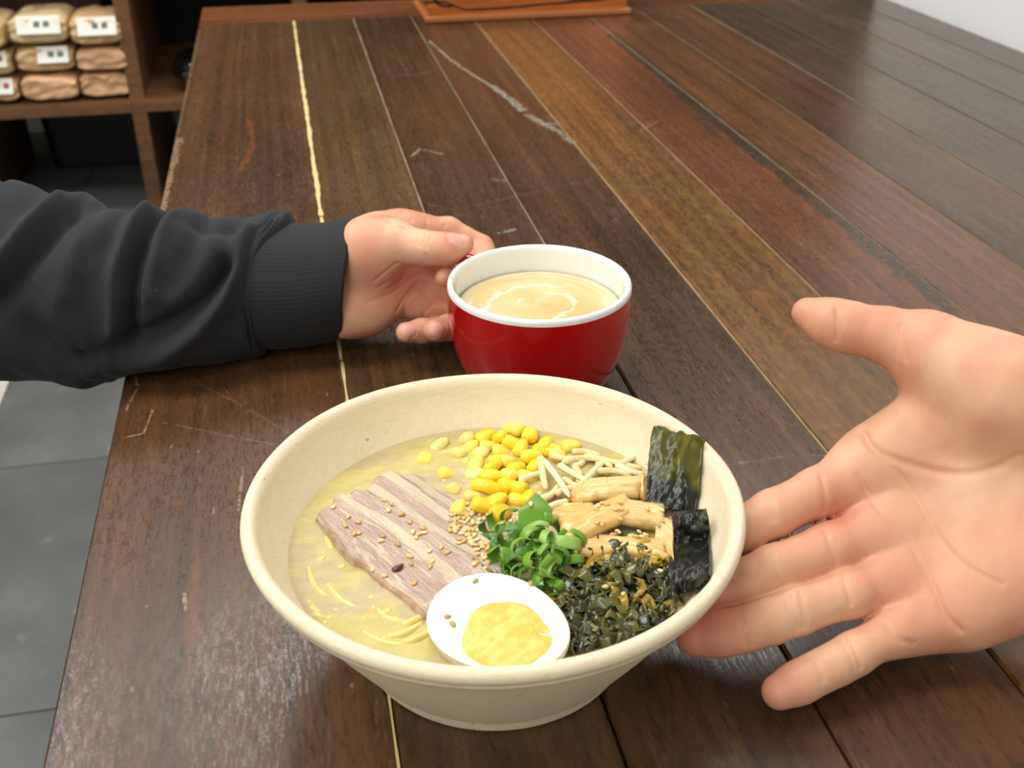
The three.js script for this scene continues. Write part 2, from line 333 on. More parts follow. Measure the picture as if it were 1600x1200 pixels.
{
  const map = woodTex(1024, 256, -0.117, 0.922, -1.755, ZF, [112, 66, 36], [126, 74, 40], 91, { along: true });
  const endWood = woodMat(map);
  part('end_board', plankGeo(-0.117, 0.922, -1.755, ZF - 0.0006, TABLE, 0.03), endWood, table, 'reddish brown board across the end of the planks');
  for (const z of [-1.6, -0.8, 0.0]) part('batten', box(-0.09, 0.9, TABLE - 0.07, TABLE - 0.03, z - 0.03, z + 0.03), endWood, table);
  for (const [x, z] of [[-0.02, -1.6], [0.86, -1.6], [-0.02, 0.0], [0.86, 0.0]]) { const g = rbox(0.07, TABLE - 0.07, 0.07, 0.005); g.translate(x, (TABLE - 0.07) / 2, z); part('leg', g, endWood, table); }
}

// ---------------------------------------------------------------- shelving at the back
const shelfWood = (() => { const t = woodTex(256, 256, 3, 3.4, 0, 0.4, [104, 70, 42], [120, 78, 44], 33, { along: true }); return std(0xffffff, 0.5, { map: t }); })();
{
  const zf = -2.9, zb = -3.5;
  const s = thing('shelf_unit', 'brown wooden open shelving with upright dividers against the black wall', 'shelf', V(0, 0, 0));
  const xs = [-1.245, -0.815, -0.385, 0.045, 0.475];
  for (const x of xs) part('divider', plankless(x - 0.018, x + 0.018, 0, 1.5, zb, zf), shelfWood, s);
  for (let i = 0; i < 4; i++) for (const y of [0.285, 0.86, 1.46]) part('shelf_board', plankless(xs[i] + 0.018, xs[i + 1] - 0.018, y, y + 0.034, zb, zf + 0.004), shelfWood, s);
  part('back_panel', box(-1.263, 0.493, 0.32, 1.5, zb - 0.012, zb), dark, s, 'black back panel');
}
function plankless(x0, x1, y0, y1, z0, z1) { const g = boxM(x0, x1, y0, y1, z0, z1); return g; }
{ // wrapped goods, three columns in three layers
  const clear = std(0xffffff, 0.12, { transmission: 1, thickness: 0, ior: 1.35, specularIntensity: 0.8 });
  const kraft = [std(0xd8b080, 0.6), std(0xe0be8c, 0.6), std(0xdcac84, 0.55), std(0xe0c490, 0.65), std(0xd4a67c, 0.6)];
  const paper = std(0xe4e4dc, 0.5), print = std(0x5e6a60, 0.7), inkRed = std(0x9a4a3a, 0.7);
  const lump = (w, h, d, sd) => { const g = mergeVertices(new THREE.BoxGeometry(w, h, d, 14, 8, 10).deleteAttribute('uv').deleteAttribute('normal')); const p = g.attributes.position; for (let i = 0; i < p.count; i++) { let x = p.getX(i) / w * 2, y = p.getY(i) / h * 2, z = p.getZ(i) / d * 2; const top = y > 0 ? 0.22 * (n2(x * 2.4 + sd, z * 2 + sd * 3) - 0.5) : 0; const e = Math.pow(Math.abs(x), 5) * 0.28 + Math.pow(Math.abs(z), 4) * 0.22; p.setXYZ(i, x * w / 2 * (1 + 0.07 * (n2(y * 3 + sd, z * 3) - 0.5)), (y * (1 - e) + top) * h / 2, z * d / 2 * (1 + 0.16 * (n2(x * 4 + sd, y * 3 + sd) - 0.5))); } g.computeVertexNormals(); return g; };
  const cols = [[-0.727, 0.135], [-0.588, 0.145], [-0.4535, 0.130]], names = ['by the dark left divider', 'in the middle column', 'against the brown divider'];
  const rows = ['bottom of its stack', 'second of its stack', 'top of its stack'];
  let y; seed(31);
  cols.forEach(([cx, w], c) => {
    y = 0.3195;
    for (let k = 0; k < 3; k++) {
      const h = [0.066, 0.064, 0.072][k] + rr(-0.003, 0.003), d = 0.17 + rr(-0.01, 0.02), z = -2.9 - d / 2 + rr(-0.012, 0.006);
      const wrapped = (c * 3 + k) % 5 !== 3 && !(c === 2 && k < 2), labelled = k === 2 || (c === 1 && k === 1) || c === 0;
      const g = thing('wrapped_food_pack', 'brown paper food pack ' + (labelled ? 'with white label, ' : 'without a label, ') + names[c] + ', ' + rows[k], 'package', V(cx + rr(-0.004, 0.004), y + h / 2, z), 'wrapped packs stacked on the shelf');
      g.rotation.y = rr(-0.05, 0.05);
      part('pack_body', lump(w * 0.90, h * 0.94, d, c * 5 + k * 1.7), kraft[(c * 2 + k * 3) % 5], g);
      if (labelled) {
        const lw = w * (k === 2 ? 0.7 : 0.5), lab = box(-lw / 2, lw / 2, -h * 0.3, h * 0.3, 0, 0.0012); lab.rotateX(-0.5); lab.translate(k === 2 ? 0.005 : 0.02, h * 0.2, d / 2 * 1.0 + 0.004);
        const lo = part('label', lab, paper, g, 'white paper label');
        const ink = mergeGeometries([0, 1].map((q) => box(-0.011 + q * 0.022, 0.003 + q * 0.022, -0.006, 0.008, 0.0012, 0.0018))); ink.rotateX(-0.5); ink.translate(k === 2 ? 0.005 : 0.02, h * 0.2, d / 2 + 0.004);
        part('print', ink, c === 0 ? inkRed : print, lo);
      }
      if (wrapped) part('clear_wrap', lump(w * 0.93, h * 0.98, d * 1.04, c * 5 + k * 1.7 + 0.3), clear, g, 'clear plastic wrap');
      y += h + 0.001;
    }
  });
  // dark red parcel with pale dots behind the stacks
  const red = thing('dotted_parcel', 'dark red parcel with pale dots behind the stacked packs', 'package', V(-0.64, 0.32, -3.25));
  const b = rbox(0.34, 0.3, 0.1, 0.012); b.translate(0, 0.15, 0); part('wrapping', b, std(0x3a1612, 0.5), red);
  const dot = new THREE.SphereGeometry(0.008, 8, 6); dot.scale(1, 0.8, 0.3);
  const dm = std(0xb9aca0, 0.6); for (let i = 0; i < 22; i++) { const o = part('dot', dot, dm, red); o.position.set(-0.15 + (i % 8) * 0.043 + rr(-0.006, 0.006), 0.23 + Math.floor(i / 8) * 0.028 + rr(-0.004, 0.004), 0.0505); }
}
{ // glossy black pot
  const g = thing('black_pot', 'glossy black round lidded pot on the shelf beside the table edge', 'pot', V(-0.215, 0.319, -2.985));
  const m = std(0x070707, 0.08, { clearcoat: 1, clearcoatRoughness: 0.04 });
  part('pot_body', lathe([[0.001, 0], [0.05, 0], [0.07, 0.008], [0.082, 0.03], [0.084, 0.05], [0.078, 0.066], [0.001, 0.066]], 48), m, g);
  const lid = part('lid', lathe([[0.08, 0.064], [0.08, 0.069], [0.066, 0.085], [0.04, 0.097], [0.001, 0.101]].reverse(), 48), m, g);
  part('lid_knob', lathe([[0.001, 0.122], [0.01, 0.121], [0.014, 0.115], [0.008, 0.108], [0.007, 0.1], [0.001, 0.1]], 24), std(0xc8c8c8, 0.2, { metalness: 1 }), lid, 'small bright metal knob');
}
{ // black storage bin below the shelf
  const g = thing('storage_bin', 'black open plastic bin on the floor under the shelf', 'bin', V(-0.565, 0, -3.44));
  const sh = (w, d, r) => { const s = new THREE.Shape(); s.moveTo(-w / 2 + r, -d / 2); s.lineTo(w / 2 - r, -d / 2); s.quadraticCurveTo(w / 2, -d / 2, w / 2, -d / 2 + r); s.lineTo(w / 2, d / 2 - r); s.quadraticCurveTo(w / 2, d / 2, w / 2 - r, d / 2); s.lineTo(-w / 2 + r, d / 2); s.quadraticCurveTo(-w / 2, d / 2, -w / 2, d / 2 - r); s.lineTo(-w / 2, -d / 2 + r); s.quadraticCurveTo(-w / 2, -d / 2, -w / 2 + r, -d / 2); return s; };
  const e = new THREE.ExtrudeGeometry(sh(0.335, 0.16, 0.03), { depth: 0.2, bevelEnabled: true, bevelSize: 0.004, bevelThickness: 0.004, bevelSegments: 2, steps: 4 });
  e.rotateX(-Math.PI / 2); const p = e.attributes.position; for (let i = 0; i < p.count; i++) { const k = 0.9 + 0.1 * clamp(p.getY(i) / 0.2, 0, 1); p.setX(i, p.getX(i) * k); p.setZ(i, p.getZ(i) * k); } e.translate(0, 0.005, 0); e.computeVertexNormals();
  const bm = std(0x080808, 0.5); part('bin_body', e, bm, g);
  const r = new THREE.ExtrudeGeometry((() => { const s = sh(0.36, 0.185, 0.035); s.holes.push(sh(0.325, 0.15, 0.03)); return s; })(), { depth: 0.012, bevelEnabled: false }); r.rotateX(-Math.PI / 2); r.translate(0, 0.2085, 0); part('bin_rim', r, bm, g);
}
{ // wooden box at the end of the table
  const g = thing('wooden_box', 'varnished orange wooden box with dark vein pattern at the table end', 'box', V(0.347, TABLE, -1.64));
  g.rotation.y = 0.01;
  const face = dataTex(512, 256, (u, v, o) => {
    const s = 0.8 + 0.45 * (fbm(u * 5, v * 40, 3) - 0.2), n = fbm(u * 4, v * 3, 3);
    let r = lerp(208, 176, n) * s, gg = lerp(116, 92, n) * s, b = lerp(38, 34, n) * s;
    const hgt = 0.055 + 0.10 * Math.pow(Math.max(0, u - 0.35), 1.6) * 2 + 0.10 * smooth(0.2, 0.05, u) + 0.015 * (fbm(u * 9, 3, 2) - 0.5);
    let d = Math.abs(v - hgt) / (0.014 + 0.026 * smooth(0.6, 0.95, u));
    if (u < 0.12) d = Math.min(d, Math.abs(Math.hypot((u - 0.1) * 1.4, v - 0.19) - 0.09) / 0.016);
    const knot = Math.hypot((u - 0.25) / 0.045, (v - 0.2) / 0.025);
    const k = Math.max(smooth(1.2, 0.4, d), smooth(1.2, 0.5, knot));
    o[0] = lerp(r, 22, k); o[1] = lerp(gg, 14, k); o[2] = lerp(b, 8, k);
  });
  const base = rbox(0.304, 0.009, 0.13, 0.003); base.translate(0, 0.0047, 0); part('base_plate', base, std(0xa8683c, 0.35), g, 'lighter wooden base lip');
  const body = box(-0.146, 0.146, 0.009, 0.13, -0.055, 0.056); part('box_body', body, std(0xffffff, 0.3, { map: face, clearcoat: 0.5, clearcoatRoughness: 0.15 }), g);
  const lid = rbox(0.3, 0.012, 0.122, 0.003); lid.translate(0, 0.136, 0); part('lid', lid, std(0x9a5a24, 0.3), g);
}

// ---------------------------------------------------------------- bowl
const BC = V(0.0639, TABLE, -0.3506), BROTH = 0.0500;
const pulpTex = dataTex(1024, 256, (u, v, o) => {
  const a = fbm(u * 40, v * 10, 4), f = n2(u * 420, v * 100), s = 1 + 0.05 * (a - 0.5) + 0.035 * (f - 0.5);
  const speck = smooth(0.94, 0.97, n2(u * 150 + 5, v * 38 + 2)) * smooth(0.5, 0.7, n2(u * 37, v * 11));
  o[0] = lerp(233 * s, 150, speck * 0.6); o[1] = lerp(219 * s, 122, speck * 0.6); o[2] = lerp(188 * s, 84, speck * 0.6);
});
const pulpBump = dataTex(1024, 256, (u, v, o) => { o[0] = o[1] = o[2] = 128 + 60 * (fbm(u * 60, v * 16, 4) - 0.5) + 40 * (n2(u * 500, v * 120) - 0.5); }, false);
const pulp = std(0xffffff, 0.62, { map: pulpTex, bumpMap: pulpBump, bumpScale: 0.0004 });
{
  const g = thing('soup_bowl', 'large cream paper pulp bowl filled with ramen soup', 'bowl', BC);
  const inner = [[0.0005, 0.006], [0.03, 0.006], [0.05, 0.007], [0.056, 0.0105], [0.0615, 0.019], [0.07, 0.031], [0.078, 0.0425], [0.0845, 0.0515], [0.0892, 0.0595], [0.0917, 0.0650], [0.0928, 0.0680]];
  const rim = [[0.0928, 0.0680], [0.0935, 0.0702], [0.0945, 0.0719], [0.0958, 0.0731], [0.0972, 0.0735], [0.0985, 0.0730], [0.0995, 0.0719], [0.1000, 0.0704], [0.0998, 0.0690], [0.0990, 0.0676], [0.0982, 0.0667], [0.0984, 0.0657], [0.0980, 0.0648], [0.0968, 0.0643], [0.0950, 0.0640]];
  const outer = [[0.0950, 0.0640], [0.0935, 0.0625], [0.0905, 0.0568], [0.0857, 0.0478], [0.0785, 0.0355], [0.0710, 0.0235], [0.0655, 0.0148], [0.0632, 0.0112], [0.0618, 0.0096], [0.0605, 0.0085], [0.0594, 0.0060], [0.0582, 0.0018], [0.0572, 0.0003], [0.0555, 0], [0.05, 0], [0.048, 0.003], [0.0005, 0.003]];
  const wob = (geo) => { const p = geo.attributes.position; for (let i = 0; i < p.count; i++) { const a = Math.atan2(p.getZ(i), p.getX(i)), y = p.getY(i); if (y > 0.03) { const k = (y - 0.03) / 0.04; p.setY(i, y + k * (0.0005 * Math.sin(2 * a + 1) + 0.0003 * Math.sin(5 * a))); } } geo.computeVertexNormals(); return geo; };
  part('bowl_interior', wob(lathe(inner, 160)), pulp, g);
  part('bowl_rim', wob(lathe(rim, 160)), pulp, g, 'rolled cream rim');
  part('bowl_exterior', wob(lathe(outer, 160)), pulp, g);
}
const CUP = V(0.129, TABLE, -0.555);
const FH = V(Math.sin(YAW), 0, -Math.cos(YAW));
{
  const g = thing('cup', 'glossy red cup with white interior and rim, held by its handle', 'cup', CUP);
  const red = std(0xb60d10, 0.16, { clearcoat: 0.6, clearcoatRoughness: 0.05 }), white = std(0xf2f5f2, 0.12, { clearcoat: 0.5, clearcoatRoughness: 0.04 });
  part('cup_body', lathe([[0.0005, 0.003], [0.03, 0.003], [0.0315, 0.0004], [0.034, 0], [0.036, 0.0014], [0.0395, 0.006], [0.0435, 0.0125], [0.0470, 0.0200], [0.0498, 0.0285], [0.0518, 0.0380], [0.0529, 0.0480], [0.0533, 0.0570], [0.0532, 0.0650], [0.0531, 0.0655]].reverse(), 128), red, g, 'glossy red outside');
  part('cup_lining', lathe([[0.0531, 0.0655], [0.0530, 0.0672], [0.0524, 0.0686], [0.0513, 0.0693], [0.0502, 0.0688], [0.0494, 0.0674], [0.0490, 0.0650], [0.0486, 0.056], [0.0472, 0.042], [0.044, 0.026], [0.038, 0.015], [0.03, 0.010], [0.0005, 0.009]].reverse(), 128), white, g, 'white glazed inside and rim');
  const dir = RIGHT.clone().multiplyScalar(-Math.cos(0.84)).addScaledVector(FH, Math.sin(0.84));
  const side = new THREE.Vector3().crossVectors(dir, V(0, 1, 0));
  const pts = curve([[0.0515, 0.057], [0.062, 0.0588], [0.0725, 0.0545], [0.0775, 0.044], [0.0755, 0.031], [0.066, 0.0215], [0.0485, 0.0195]].map(([r, y]) => dir.clone().multiplyScalar(r).setY(y)), 40);
  part('handle', sweep(pts, 0.0062, 0.0042, 16, side), red, g);
  const cof = dataTex(512, 512, (u, v, o) => {
    const x = u * 2 - 1, y = v * 2 - 1, r = Math.hypot(x, y), a = Math.atan2(y, x);
    const wq = 0.10 * (fbm(x * 6 + 3, y * 6, 3) - 0.5) * 2, sw = fbm(x * 3 + Math.cos(a + r * 5) * 0.7, y * 3 + Math.sin(a + r * 5) * 0.7, 4), b = n2(x * 90, y * 90);
    let r0 = lerp(222, 206, sw), g0 = lerp(204, 174, sw), b0 = lerp(160, 110, sw);
    const w1 = smooth(0.07, 0.01, Math.abs(r + wq - 0.60 - 0.06 * Math.sin(a * 2 + 1))) * smooth(-0.2, 0.6, Math.cos(a - 2.4)) * 0.9;
    const w2 = smooth(0.06, 0.01, Math.abs(Math.hypot(x - 0.12 + wq, y + 0.05 - wq) - 0.33 - 0.05 * Math.sin(a * 3))) * smooth(0.35, 0.6, fbm(x * 4, y * 4, 2)) * 0.9;
    const w3 = smooth(0.03, 0.008, Math.abs(r - 0.86)) * smooth(0.3, 0.6, n2(a * 2, 4)) * 0.6;
    const ring = smooth(0.86, 0.97, r) * 0.55, w = Math.max(w1, w2, w3, ring);
    o[0] = lerp(r0, 236, w) + b * 5; o[1] = lerp(g0, 228, w) + b * 5; o[2] = lerp(b0, 200, w) + b * 5;
  });
  const d = new THREE.CircleGeometry(0.0484, 96); d.rotateX(-Math.PI / 2);
  const c = lathe([[0.0005, 0.012], [0.03, 0.012], [0.0375, 0.0165], [0.0433, 0.027], [0.0464, 0.042], [0.0478, 0.0528], [0.0472, 0.0532], [0.046, 0.053]].reverse(), 96);
  const co = thing('coffee', 'milky coffee with pale foam swirls filling the red cup', 'drink', CUP);
  d.scale(0.965, 1, 0.965); d.translate(0, 0.0531, 0);
  part('coffee_surface', d, std(0xffffff, 0.22, { map: cof }), co, 'pale brown foam with white swirls');
  part('coffee_body', c, std(0xc9a468, 0.3), co);
}

// ---------------------------------------------------------------- hands: distance fields meshed by surface nets
function surfaceNet(field, lo, hi, h) {
  const { base, local } = field, cells = new Map();
  const nx = Math.ceil((hi.x - lo.x) / h / 4) * 4 + 1, ny = Math.ceil((hi.y - lo.y) / h / 4) * 4 + 1, nz = Math.ceil((hi.z - lo.z) / h / 4) * 4 + 1;
  const F = new Float32Array(nx * ny * nz).fill(1), id = (i, j, k) => (k * ny + j) * nx + i;
  for (let K = 0; K < nz; K += 4) for (let J = 0; J < ny; J += 4) for (let I = 0; I < nx; I += 4) {
    const cx = lo.x + (I + 1.5) * h, cy = lo.y + (J + 1.5) * h, cz = lo.z + (K + 1.5) * h, c = base(cx, cy, cz), far = Math.abs(c) > 6.5 * h;
    let sdf = null; if (!far) cells.set((K >> 2) * 4194304 + (J >> 2) * 2048 + (I >> 2), sdf = local(cx, cy, cz, 5 * h));
    for (let k = K; k < Math.min(K + 4, nz); k++) for (let j = J; j < Math.min(J + 4, ny); j++) for (let i = I; i < Math.min(I + 4, nx); i++) F[id(i, j, k)] = far ? c : sdf(lo.x + i * h, lo.y + j * h, lo.z + k * h);
  }
  const vid = new Int32Array(nx * ny * nz).fill(-1), P = [], IDX = [];
  const E = [[0, 1], [0, 2], [0, 4], [1, 3], [1, 5], [2, 3], [2, 6], [3, 7], [4, 5], [4, 6], [5, 7], [6, 7]];
  const off = [0, 1, nx, nx + 1, nx * ny, nx * ny + 1, nx * ny + nx, nx * ny + nx + 1];
  for (let k = 0; k < nz - 1; k++) for (let j = 0; j < ny - 1; j++) for (let i = 0; i < nx - 1; i++) {
    const b = id(i, j, k); let m = 0; for (let q = 0; q < 8; q++) if (F[b + off[q]] < 0) m |= 1 << q;
    if (m === 0 || m === 255) continue;
    let x = 0, y = 0, z = 0, n = 0;
    for (const [p, q] of E) { if (((m >> p) & 1) === ((m >> q) & 1)) continue; const fa = F[b + off[p]], fb = F[b + off[q]], t = fa / (fa - fb); x += lerp(p & 1, q & 1, t); y += lerp((p >> 1) & 1, (q >> 1) & 1, t); z += lerp(p >> 2, q >> 2, t); n++; }
    vid[b] = P.length / 3; P.push(lo.x + (i + x / n) * h, lo.y + (j + y / n) * h, lo.z + (k + z / n) * h);
  }
  for (let k = 1; k < nz - 1; k++) for (let j = 1; j < ny - 1; j++) for (let i = 1; i < nx - 1; i++) {
    const b = id(i, j, k), s = F[b] < 0;
    for (const [d, u, v] of [[1, nx, nx * ny], [nx, nx * ny, 1], [nx * ny, 1, nx]]) {
      if (s === F[b + d] < 0) continue;
      const q = [vid[b], vid[b - u], vid[b - u - v], vid[b - v]];
      if (q.some((w) => w < 0)) continue;
      s ? IDX.push(q[0], q[1], q[2], q[0], q[2], q[3]) : IDX.push(q[0], q[2], q[1], q[0], q[3], q[2]);
    }
  }
  const N = new Float32Array(P.length), e = h * 0.6;
  for (let i = 0; i < P.length; i += 3) {
    const x = P[i], y = P[i + 1], z = P[i + 2], sdf = cells.get((Math.floor((z - lo.z) / h) >> 2) * 4194304 + (Math.floor((y - lo.y) / h) >> 2) * 2048 + (Math.floor((x - lo.x) / h) >> 2));
    let a = sdf(x + e, y, z) - sdf(x - e, y, z), b = sdf(x, y + e, z) - sdf(x, y - e, z), c = sdf(x, y, z + e) - sdf(x, y, z - e);
    const l = Math.hypot(a, b, c) || 1; N[i] = a / l; N[i + 1] = b / l; N[i + 2] = c / l;
  }
  const g = new THREE.BufferGeometry();
  g.setAttribute('position', new THREE.Float32BufferAttribute(P, 3)); g.setAttribute('normal', new THREE.BufferAttribute(N, 3)); g.setIndex(IDX);
  return g;
}
const smin = (a, b, k) => { const h = Math.max(k - Math.abs(a - b), 0) / k; return Math.min(a, b) - h * h * k * 0.25; };
// a chain is a list of [Vector3, radius]; capsule distance with interpolated radius
function chainPrims(ch) { const o = []; for (let i = 0; i + 1 < ch.length; i++) { const [a, ra] = ch[i], [b, rb] = ch[i + 1]; const d = b.clone().sub(a); o.push([a.x, a.y, a.z, d.x, d.y, d.z, d.lengthSq(), ra, rb - ra]); } return o; }
function cap(p, x, y, z) { const ax = x - p[0], ay = y - p[1], az = z - p[2], t = Math.min(1, Math.max(0, (ax * p[3] + ay * p[4] + az * p[5]) / p[6])); return Math.hypot(ax - p[3] * t, ay - p[4] * t, az - p[5] * t) - p[7] - p[8] * t; }
// finger: joints [MCP, PIP, DIP, TIP] with radii; fleshy pads on the side of `pad`
function finger(j, r, pad, bulge = 0.0012) {
  const ch = [[j[0], r[0]]];
  for (let i = 0; i + 1 < j.length; i++) {
    const last = i === j.length - 2, m = j[i].clone().lerp(j[i + 1], last ? 0.5 : 0.5).addScaledVector(pad, last ? bulge * 0.7 : bulge);
    ch.push([m, lerp(r[i], r[i + 1], 0.5) * (last ? 1.05 : 0.99)]); ch.push([j[i + 1], r[i + 1]]);
  }
  return ch;
}
function handField({ palm, kp, fingers, kf = 0.008, creases = [], nails = [] }) {
  const pp = palm.flatMap(chainPrims), fp = fingers.map((f) => chainPrims(f));
  let lines = [];
  const baseOf = (pp, fp) => (x, y, z) => {
    let d = 1e3; for (const p of pp) { const c = cap(p, x, y, z); d = d > 100 ? c : smin(d, c, kp); }
    let fd = 1e3;
    for (const f of fp) { let e = 1e3; for (const p of f) { const c = cap(p, x, y, z); e = e > 100 ? c : smin(e, c, 0.004); } fd = fd > 100 ? e : smin(fd, e, 0.0016); }
    return smin(d, fd, kf);
  };
  const base = baseOf(pp, fp);
  const trace = (px, py) => { const v = ray(px, py).normalize(); let t = 0.2; for (let i = 0; i < 90; i++) { const d = base(EYE.x + v.x * t, EYE.y + v.y * t, EYE.z + v.z * t); if (d < 0.0001) return EYE.clone().addScaledVector(v, t); t += d * 0.9; if (t > 1.2) return null; } return null; };
  for (const { p, w = 0.0011, a = 0.0008 } of creases) {
    const q = p.map(([x, y]) => trace(x, y)).filter(Boolean); if (q.length < 2) continue;
    const pts = curve(q, q.length * 4).map((v) => [v, 0]);
    lines.push({ prims: chainPrims(pts), w, a, lo: pts.reduce((m, [v]) => m.min(v), V(9, 9, 9)).subScalar(0.004), hi: pts.reduce((m, [v]) => m.max(v), V(-9, -9, -9)).addScalar(0.004) });
  }
  const NL = nails.map((n) => ({ ...n, c: n.at.clone() }));
  const local = (cx, cy, cz, R) => {
    const lim = Math.max(base(cx, cy, cz), 0) + 2 * R + 0.02, near = (p) => cap(p, cx, cy, cz) < lim;
    const b2 = baseOf(pp.filter(near), fp.map((f) => f.filter(near)).filter((f) => f.length));
    const ls = lines.filter((l) => cx > l.lo.x - R && cx < l.hi.x + R && cy > l.lo.y - R && cy < l.hi.y + R && cz > l.lo.z - R && cz < l.hi.z + R), ns = NL.filter((n) => n.c.distanceTo(V(cx, cy, cz)) < 0.02 + R);
    return (x, y, z) => detail(b2(x, y, z), x, y, z, ls, ns);
  };
  const detail = (d, x, y, z, lines, NL) => {
    if (Math.abs(d) < 0.005) {
      for (const l of lines) {
        if (x < l.lo.x || x > l.hi.x || y < l.lo.y || y > l.hi.y || z < l.lo.z || z > l.hi.z) continue;
        let e = 1; for (const p of l.prims) e = Math.min(e, cap(p, x, y, z));
        d += l.a * Math.exp(-(e * e) / (l.w * l.w));
      }
      for (const n of NL) {
        const qx = x - n.c.x, qy = y - n.c.y, qz = z - n.c.z, u = (qx * n.a.x + qy * n.a.y + qz * n.a.z) / n.len, v = (qx * n.s.x + qy * n.s.y + qz * n.s.z) / n.wid, w = qx * n.n.x + qy * n.n.y + qz * n.n.z;
        if (w < -0.004) continue;
        const e = Math.pow(Math.pow(Math.abs(u), 3) + Math.pow(Math.abs(v), 3), 1 / 3);
        d += e < 1 ? 0.00025 : 0.0007 * Math.exp(-Math.pow((e - 1.06) / 0.09, 2));
      }
      d += 0.00022 * (n3(x * 260, y * 260, z * 260) - 0.5) + 0.0007 * (n3(x * 62, y * 62, z * 62) - 0.5);
    }
    return d;
  };
  return { base, local, trace, NL };
}
const S = (r, g, b) => new THREE.Color().setRGB(r / 255, g / 255, b / 255, THREE.SRGBColorSpace);
const SKIN = S(218, 164, 132), PINK = S(208, 126, 104), PALE = S(228, 182, 150), NAIL = S(228, 172, 156);
const skinBump = dataTex(512, 512, (u, v, o) => { const a = 128 + 70 * (n2(u * 128, v * 128) - 0.5) + 60 * (n2(u * 256 + 7, v * 90) - 0.5) + 60 * (fbm(u * 40, v * 40, 2) - 0.5); o[0] = o[1] = o[2] = a; }, false);
const skinMat = std(0xffffff, 0.44, { bumpMap: skinBump, bumpScale: 0.0001, vertexColors: true, specularIntensity: 0.7, sheen: 0.15, sheenRoughness: 0.5, sheenColor: new THREE.Color(1, 0.6, 0.5) });
function skinPaint(g, tips, blush, NL = []) {
  { const p = g.attributes.position, uv = new Float32Array(p.count * 2); for (let i = 0; i < p.count; i++) { uv[i * 2] = (p.getX(i) + p.getY(i) * 0.4) / 0.06; uv[i * 2 + 1] = (p.getZ(i) - p.getY(i) * 0.7) / 0.06; } g.setAttribute('uv', new THREE.BufferAttribute(uv, 2)); }
  return paint(g, (x, y, z, c) => {
    c.copy(SKIN).lerp(PALE, 0.75 * smooth(0.42, 0.62, n3(x * 42, y * 42, z * 42)));
    c.lerp(PINK, 0.45 * smooth(0.44, 0.66, n3(x * 55 + 9, y * 55, z * 55 + 4)));
    for (const [p, r, k] of tips) { const d = Math.hypot(x - p.x, y - p.y, z - p.z); c.lerp(PINK, k * smooth(r, r * 0.25, d)); }
    for (const n of NL) { const q = V(x, y, z).sub(n.c), u = q.dot(n.a) / n.len, v = q.dot(n.s) / n.wid, w = q.dot(n.n); if (w > -0.003 && Math.pow(Math.abs(u), 3) + Math.pow(Math.abs(v), 3) < 1.02) c.copy(NAIL).lerp(PALE, u > 0.8 ? 0.7 : 0); }
    const f = 1 + 0.08 * (n3(x * 380, y * 380, z * 380) - 0.5); c.multiplyScalar(f);
  });
}
